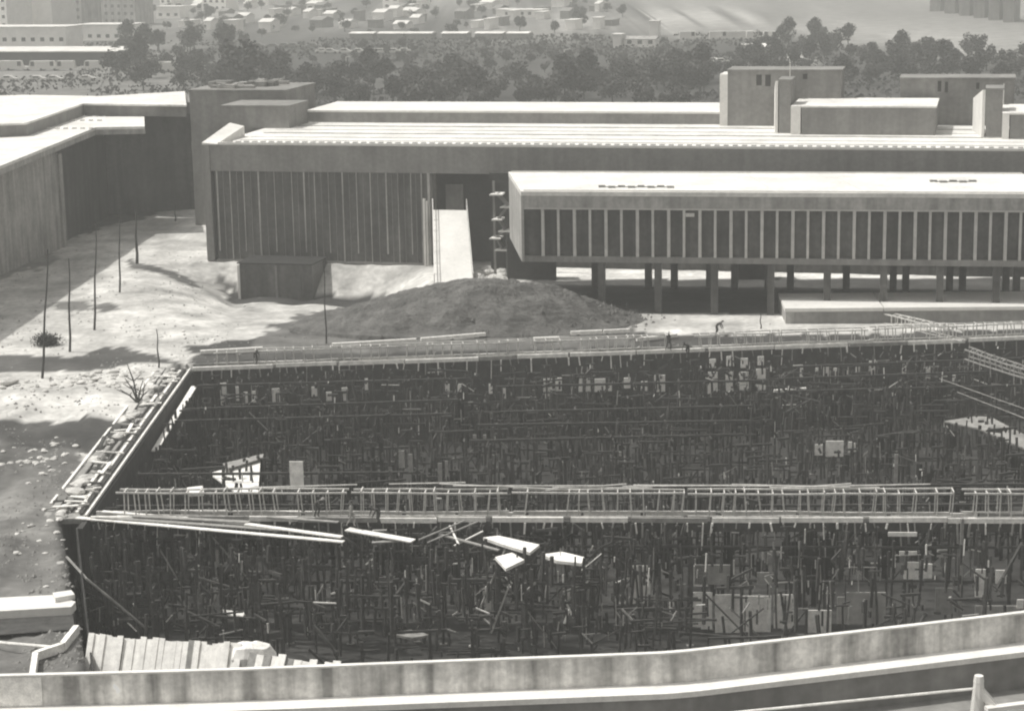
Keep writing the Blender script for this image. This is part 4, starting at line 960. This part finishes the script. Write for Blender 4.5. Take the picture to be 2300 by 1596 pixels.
# rubble and offcuts too small to count on the yard
m_ = MB()
def lump(p, s_):
    vs = [(p.x + s_ * rnd.uniform(.6, 1.4) * cx, p.y + s_ * rnd.uniform(.6, 1.4) * cy, p.z + cz * s_ * rnd.uniform(.5, 1)) for cx, cy, cz in ((1, 0, 0), (0, 1, 0), (-1, 0, 0), (0, -1, 0), (.2, .1, 1))]
    m_.add(vs, [(0, 1, 4), (1, 2, 4), (2, 3, 4), (3, 0, 4), (3, 2, 1, 0)])
for i in range(7000):
    if i < 1500: px, py = rnd.uniform(400, 2300), rnd.gauss(772, 14)
    elif i < 4200: px, py = rnd.uniform(0, 560), rnd.uniform(560, 940)
    elif i < 5000: px, py = rnd.uniform(100, 480), rnd.gauss(850, 25)
    else: px, py = rnd.uniform(0, 190), rnd.uniform(960, 1500)
    p = P(px, py, 0)
    if noise.noise(Vector((p.x * .25, p.y * .12, 2))) < -.05 + rnd.uniform(-.1, .1) or pip(p.x, p.y, pit_poly): continue
    p.z = zter(p.x, p.y) - .02; lump(p, .04 + .16 * rnd.random() ** 3)
solo(m_, 'site_debris', 'mid', P(800, 780), 'fine grey debris strewn over the yard and the left bank', 'debris', None, 'stuff')

# ---------------------------------------------------------------- trees
def tree_proto(seed, h, r, n, m_, kind='round'):
    r_ = random.Random(seed); e_ = empty('tree', (0, 0, 0), 'tree', 'tree'); th = h * .28
    t = MB(); t.tube((0, 0, -.2), (r_.uniform(-.2, .2), 0, th), .28, .18, 7)
    cl = []
    for i in range(7):
        a = r_.uniform(0, 6.28); d = r_.uniform(.2, .75) * r; z = r_.uniform(.45, .92) * h
        if kind == 'tall': d *= .45
        c = Vector((math.cos(a) * d, math.sin(a) * d, z)); cl.append((c, r_.uniform(.32, .55) * r)); t.tube((0, 0, th * .9), c, .12, .04, 5)
    cl.append((Vector((0, 0, h * .7)), r * .6))
    t.build('trunk', 'bark', e_)
    m = MB()
    for i in range(n):
        c, cr_ = r_.choice(cl); d = Vector((r_.gauss(0, 1), r_.gauss(0, 1), r_.gauss(0, .8))).normalized() * cr_ * r_.uniform(.5, 1.1)
        p = c + d; s_ = r_.uniform(.22, .48); a = Vector((r_.uniform(-1, 1), r_.uniform(-1, 1), r_.uniform(-.6, .6))).normalized() * s_; b = a.cross(Vector((r_.uniform(-1, 1), r_.uniform(-1, 1), r_.uniform(0, 1)))).normalized() * s_
        m.add([p - a, p + b, p + a, p - b], [(0, 1, 2, 3)])
    m.build('crown', m_, e_); return e_
TK = [(tree_proto(1, 8, 4.2, 900, 'leaf'), [False]), (tree_proto(2, 7, 3.8, 800, 'leaf2'), [False]), (tree_proto(3, 10, 4.0, 1000, 'leaf', 'tall'), [False]), (tree_proto(5, 5.5, 3.6, 700, 'leaf2'), [False])]
cnt = 0
def trees(n, poly, label, group, sc=(.8, 1.3), kinds=(0, 1, 2, 3), mind=5.5):
    global cnt
    xs_ = [p[0] for p in poly]; ys_ = [p[1] for p in poly]; done = []; tries = 0
    a = P(1150, max(ys_), 0).y; b = P(1150, min(ys_), 0).y
    while len(done) < n and tries < n * 60:
        tries += 1; Y = rnd.uniform(a, b); X = rnd.uniform(-200, 200); px, py = proj((X, Y, 0))
        if not pip(px, py, poly): continue
        if any((X - d[0]) ** 2 + (Y - d[1]) ** 2 < mind ** 2 for d in done): continue
        done.append((X, Y)); k = rnd.choice(kinds); pr, us = TK[k]; s_ = rnd.uniform(*sc)
        adj = ('dark round', 'mid-toned round', 'tall dark', 'low mid-toned')[k]
        place(pr, us, (X, Y, 0), rnd.uniform(0, 6.28), s_, adj + ' ' + label, adj + ' ' + group); cnt += 1
trees(92, [(440, 190), (700, 182), (1620, 178), (1640, 262), (700, 250), (440, 235)], 'tree in the dark belt behind the long roof', 'trees of the belt behind the long roof', sc=(.6, 1.0), mind=5)
trees(85, [(560, 128), (1640, 128), (1640, 180), (560, 190)], 'bush between the dark belt and the rows of vehicles', 'bushes before the vehicles', sc=(.3, .5), mind=4, kinds=(1, 3, 0))
trees(14, [(700, 96), (1560, 96), (1640, 128), (700, 128)], 'tree standing between the rows of vehicles', 'trees between the vehicles', sc=(.3, .5), mind=9)
trees(82, [(1750, 95), (1830, 82), (1920, 100), (2040, 118), (2330, 132), (2330, 215), (1640, 215), (1640, 150)], 'tree in the wood behind the roof housings', 'trees of the wood behind the roof housings', sc=(.5, .85), mind=4.8)
trees(30, [(260, 95), (560, 92), (560, 150), (430, 205), (260, 205)], 'tree in the far left among parked vehicles', 'trees at the far left', sc=(.6, 1.1), mind=9)
trees(75, [(340, 10), (1400, 6), (1400, 80), (340, 88)], 'tree among the distant houses', 'trees among the distant houses', sc=(.35, .7), mind=7, kinds=(0, 1, 3))
p = P(548, 212, 0); place(TK[0][0], TK[0][1], (p.x, p.y, 0), 1, 1.6, 'biggest dark tree, rising just behind the rooftop service block', None)
for px, py in ((1905, 112), (2026, 132), (2115, 158), (1830, 96)):
    p = P(px, py, 0); place(TK[2][0], TK[2][1], (p.x, p.y, 0), px, .8, 'tall dark tree at the front edge of the light field', 'tall trees at the light field')

# ---------------------------------------------------------------- vehicles and far buildings
def car_proto(name, m_, L_, H_, van, label):
    e_ = empty(name, (0, 0, 0), label, 'van' if van else 'car'); W = 1.75; h0 = .35; hb = .95 if not van else 1.15
    prof = [(-L_ / 2, h0), (L_ / 2, h0), (L_ / 2, hb * .85), (L_ * .28, hb)] + ([(L_ * .22, H_), (-L_ / 2 + .1, H_)] if van else [(L_ * .12, H_), (-L_ * .25, H_), (-L_ * .38, hb)]) + [(-L_ / 2, hb * .9)]
    def ext(pr, w0, w1, mb):
        n = len(pr); vs = [(x, w0, z) for x, z in pr] + [(x, w1, z) for x, z in pr]
        return mb.add(vs, [tuple(range(n)), tuple(range(n, 2 * n))[::-1]] + [(i, n + i, n + (i + 1) % n, (i + 1) % n) for i in range(n)])
    ext(prof, -W / 2, W / 2, MB()).build('body', m_, e_)
    for sy in (-1, 1):
        x0, x1 = (-L_ * .22, L_ * .1) if not van else (L_ * .05, L_ * .2)
        y = sy * (W / 2 + .004); MB().prism([(x0, y), (x1, y), (x1, y + sy * .02), (x0, y + sy * .02)], hb + .03, H_ - .12).build('side_window', 'glass', e_)
    for sx in (-1, 1):
        for sy in (-1, 1):
            c = Vector((sx * L_ * .32, sy * (W / 2 - .08), .32)); MB().tube(c, c + Vector((0, sy * .12, 0)), .32, n=12).build('wheel', 'tyre', e_)
    return e_
CARS = [(car_proto('parked_car', 'car', 4.4, 1.45, False, 'x'), [False]), (car_proto('parked_van', 'car', 6.4, 2.5, True, 'x'), [False]), (car_proto('parked_car', 'car2', 4.4, 1.45, False, 'x'), [False])]
def veh(k, px, py, label, group, rz=0, sc=1):
    p = P(px, py, 0); place(CARS[k][0], CARS[k][1], (p.x, p.y, 0), rz + rnd.uniform(-.05, .05), sc, label, group)
def rowv(lst, py, k, label, group):
    for px in lst: veh(k, px, py + rnd.uniform(-1, 1), label, group, rnd.choice((0, math.pi)), 1.1)
rowv([775, 802, 838, 856, 885, 905, 725, 742], 120, 0, 'white car in the nearer row of vehicles behind the belt of trees', 'white cars of the nearer row')
rowv([1538, 1550, 1570, 1600, 1620], 144, 0, 'white car at the edge of the wood left of the roof housings', 'white cars by the wood')
rowv([1550, 1617, 1632, 1680, 1700, 1726, 1744], 89, 1, 'white van in the farther row, right of centre', 'white vans right of centre')
rowv([275, 300, 315], 161, 0, 'white car in the short row beside the far left trees', 'white cars in the short row')
rowv([345, 362, 380, 398, 416, 432], 161, 1, 'white van in the row behind the left wing roof', 'white vans behind the left wing')
rowv([10, 38, 82, 112, 142, 205], 158, 1, 'white van parked before the low flat roofed hall', 'white vans before the hall')
rowv([85, 122, 195, 20], 183, 0, 'white car in the nearest row before the low flat roofed hall', 'white cars before the hall')
rowv([560, 610, 655, 700, 640, 580], 108, 2, 'grey car in the far left middle row', 'grey cars in the middle row')
def shed(px0, px1, py, h, dep, label, group, m_='pale', rm='white', cat='shed', name='long_shed', wins=0, pitch=.0, yaw=0):
    a = P(px0, py, 0); b = P(px1, py, 0); u = (b - a).normalized()
    if yaw: L0 = (b - a).length; u = Vector((math.cos(yaw), -math.sin(yaw), 0)); b = a + u * L0 * math.cos(yaw)
    n = Vector((-u.y, u.x, 0))
    e_ = empty(name, a, label, cat, group)
    MB().prism([a, b, b + n * dep, a + n * dep], -.3, h).build('wall', m_, e_)
    o = u * .3
    if pitch:
        rf = MB(); A, B, Cc, D = [Vector((v.x, v.y, h + .003)) for v in (a - o - n * .3, b + o - n * .3, b + o + n * (dep + .3), a - o + n * (dep + .3))]
        E = A.lerp(D, .5) + Vector((0, 0, pitch)); G = B.lerp(Cc, .5) + Vector((0, 0, pitch)); rf.add([A, B, Cc, D, E, G], [(0, 1, 5, 4), (3, 4, 5, 2), (0, 4, 3), (1, 2, 5), (0, 3, 2, 1)]); rf.build('roof', rm, e_)
    else: MB().prism([a - o - n * .3, b + o - n * .3, b + o + n * (dep + .3), a - o + n * (dep + .3)], h + .003, h + .3).build('roof', rm, e_)
    L_ = (b - a).length
    if wins:
        fl = max(1, int(h / 3)); k = max(1, int(L_ / 3.2)); k = min(k, 60 // fl)
        for f in range(fl):
            for i in range(k):
                c = a + u * (L_ * (i + .3) / k); d = c + u * (L_ / k * .42)
                MB().prism([c - n * .04, d - n * .04, d + n * .2, c + n * .2], f * 3 + 1.1, f * 3 + 2.3).build('window', 'glass', e_)
    return e_
sh = [(785, 838, 'first'), (848, 905, 'second'), (910, 968, 'third'), (992, 1047, 'fourth'), (1067, 1128, 'fifth'), (1138, 1186, 'sixth')]
for a0, a1, t in sh: shed(a0, a1, 90, 2.2, 6, t + ' from left of the long low white sheds in the far row', 'long low white sheds', 'mid', 'roof', name='long_shed', pitch=.5)
shed(1376, 1394, 108, 4, 5, 'small white hut left of the pale low house in the far centre', None, 'white', 'white', 'hut', 'small_hut')
shed(1402, 1472, 107, 2.6, 6, 'pale low house beside the small hut in the far centre', None, 'pale', 'concrete', 'house', 'low_house', 1, .8)
shed(1458, 1478, 82, 5, 4, 'small white tower behind the pale low house', None, 'white', 'white', 'tower', 'small_tower')
shed(1660, 1740, 124, 2.2, 14, 'low building with a sloping white roof at the left edge of the wood', None, 'mid', 'roof', 'shed', 'low_building', 0, .8)
shed(1130, 1215, 40, 3, 10, 'pale low building on the far rise above the centre', None, 'pale', 'white', 'house', 'low_house', 1)
shed(504, 530, 74, 4.5, 7, 'small bright house above the far left trees', None, 'white', 'white', 'house', 'low_house', 1)
shed(352, 404, 42, 5, 8, 'small bright house right of the tall pale blocks', None, 'pale', 'white', 'house', 'low_house', 1)
# the flat roofed hall at far left
shed(-160, 262, 150, 4.2, 22, 'wide low hall with white flat roof and dark front at the far left', None, 'dark', 'roof', 'hall', 'low_hall', 0)
shed(-40, 150, 122, 8.5, 12, 'white storey set back above the wide low hall', None, 'pale', 'roof', 'hall', 'upper_hall', 1)
shed(54, 140, 78, 34, 14, 'tall very pale apartment block with dark marks at the upper left', None, 'white', 'white', 'apartment block', 'apartment_block', 0, 0, .5)
shed(-60, 44, 84, 32, 14, 'tall pale apartment block cut by the left edge of the photo', None, 'pale', 'white', 'apartment block', 'apartment_block', 1, 0, .5)
shed(204, 333, 56, 22, 12, 'wide grey apartment block right of the tall very pale one', None, 'concrete', 'white', 'apartment block', 'apartment_block', 1, 0, .5)
shed(150, 196, 66, 26, 12, 'narrow grey block between the tall pale block and the wide grey one', None, 'concrete', 'white', 'apartment block', 'apartment_block', 1, 0, .5)
shed(173, 292, 92, 5.5, 12, 'pale low block with one dark window in front of the wide grey apartment block', None, 'pale', 'white', 'house', 'pale_block', 1)
shed(360, 392, 26, 14, 10, 'slim pale block at the top edge, right of the wide grey block', None, 'pale', 'white', 'apartment block', 'apartment_block', 1, 0, .5)
shed(455, 520, 26, 12, 10, 'pale block at the top edge above the small bright house', None, 'pale', 'white', 'apartment block', 'apartment_block', 1, 0, .5)
shed(860, 905, 22, 12, 12, 'pale block at the top edge left of the centre', None, 'pale', 'white', 'apartment block', 'apartment_block', 1, 0, .5)
for i in range(70):
    px = rnd.uniform(340, 1350); py = rnd.uniform(12, 74); w_ = rnd.uniform(8, 30)
    if rnd.random() < .4 and px > 900: continue
    kd = rnd.random() < .6
    shed(px, px + w_, py, rnd.uniform(2, 4), rnd.uniform(6, 12), ('pale' if kd else 'grey') + ' small house in the distant quarter at the top', ('pale' if kd else 'grey') + ' houses of the distant quarter', 'pale' if kd else 'mid', 'white' if kd else 'mid', 'house', 'distant_house', 0, rnd.choice((0, 1.2)))
names = ('first', 'second', 'third', 'fourth', 'fifth', 'sixth')
for i in range(6):
    px = 2088 + i * 33; shed(px, px + 24, 26 + i * 5, 9, 22, names[i] + ' from left in the row of grey blocks with bright ends at the upper right', 'grey blocks at the upper right', 'mid', 'mid', 'apartment block', 'slab_block')
shed(425, 445, 0 + 128, 1.2, 2, 'small white kiosk beside the far left trees', None, 'white', 'white', 'kiosk', 'kiosk')
for px, yb, yt, t in ((251, 150, 112, 'white lamp post at the right end of the wide low hall'), (778, 160, 128, 'thin white lamp post in the dark belt, left of centre'), (1268, 150, 112, 'thin pale lamp post in the dark belt, above the pavilion')):
    b = P(px, yb, 0); e_ = empty('lamp_post', b, t, 'lamp post'); z = zat(b, yt); MB().tube(b, (b.x, b.y, z), .14, .1).build('pole', 'white', e_); MB().bar((b.x - .1, b.y, z), (b.x + 1.6, b.y, z + .2), .3, .2).build('lamp_head', 'white', e_)
# scrub between the trees
sc_ = MB()
for i in range(26000):
    Y = rnd.uniform(400, 720); X = rnd.uniform(-170, 190); px, py = proj((X, Y, 0))
    if noise.noise(Vector((X * .03, Y * .02, 1))) < -.1 or py < 80 + max(0, (px - 1600) * .08): continue
    s_ = rnd.uniform(.3, .9); p = Vector((X, Y, rnd.uniform(.1, .9))); a = Vector((rnd.uniform(-1, 1), rnd.uniform(-1, 1), rnd.uniform(-.5, .5))) * s_; b = Vector((rnd.uniform(-1, 1), rnd.uniform(-1, 1), 1)) * s_ * .6
    sc_.add([p - a, p - b, p + a, p + b], [(0, 1, 2, 3)])
solo(sc_, 'scrub', 'leaf', (0, 500, 0), 'low scrub covering the ground between the trees', 'scrub', None, 'stuff')

# ---------------------------------------------------------------- haze
hz = MB().prism([(-5000, -400), (5000, -400), (5000, 9500), (-5000, 9500)], -12, 60)
ho = bpy.data.objects.new('haze', hz.mesh('haze', 'white')); C.objects.link(ho); ho['kind'] = 'stuff'; ho['label'] = 'pale haze over the whole site'; ho['category'] = 'haze'
hm = bpy.data.materials.new('haze_air'); hm.use_nodes = True; hn = hm.node_tree; hn.nodes.clear()
vo = hn.nodes.new('ShaderNodeVolumePrincipled'); vo.inputs['Density'].default_value = 0.0006; vo.inputs['Color'].default_value = (.97, .98, .95, 1); vo.inputs['Anisotropy'].default_value = 0.0
oo = hn.nodes.new('ShaderNodeOutputMaterial'); hn.links.new(vo.outputs[0], oo.inputs['Volume']); ho.data.materials.clear(); ho.data.materials.append(hm)
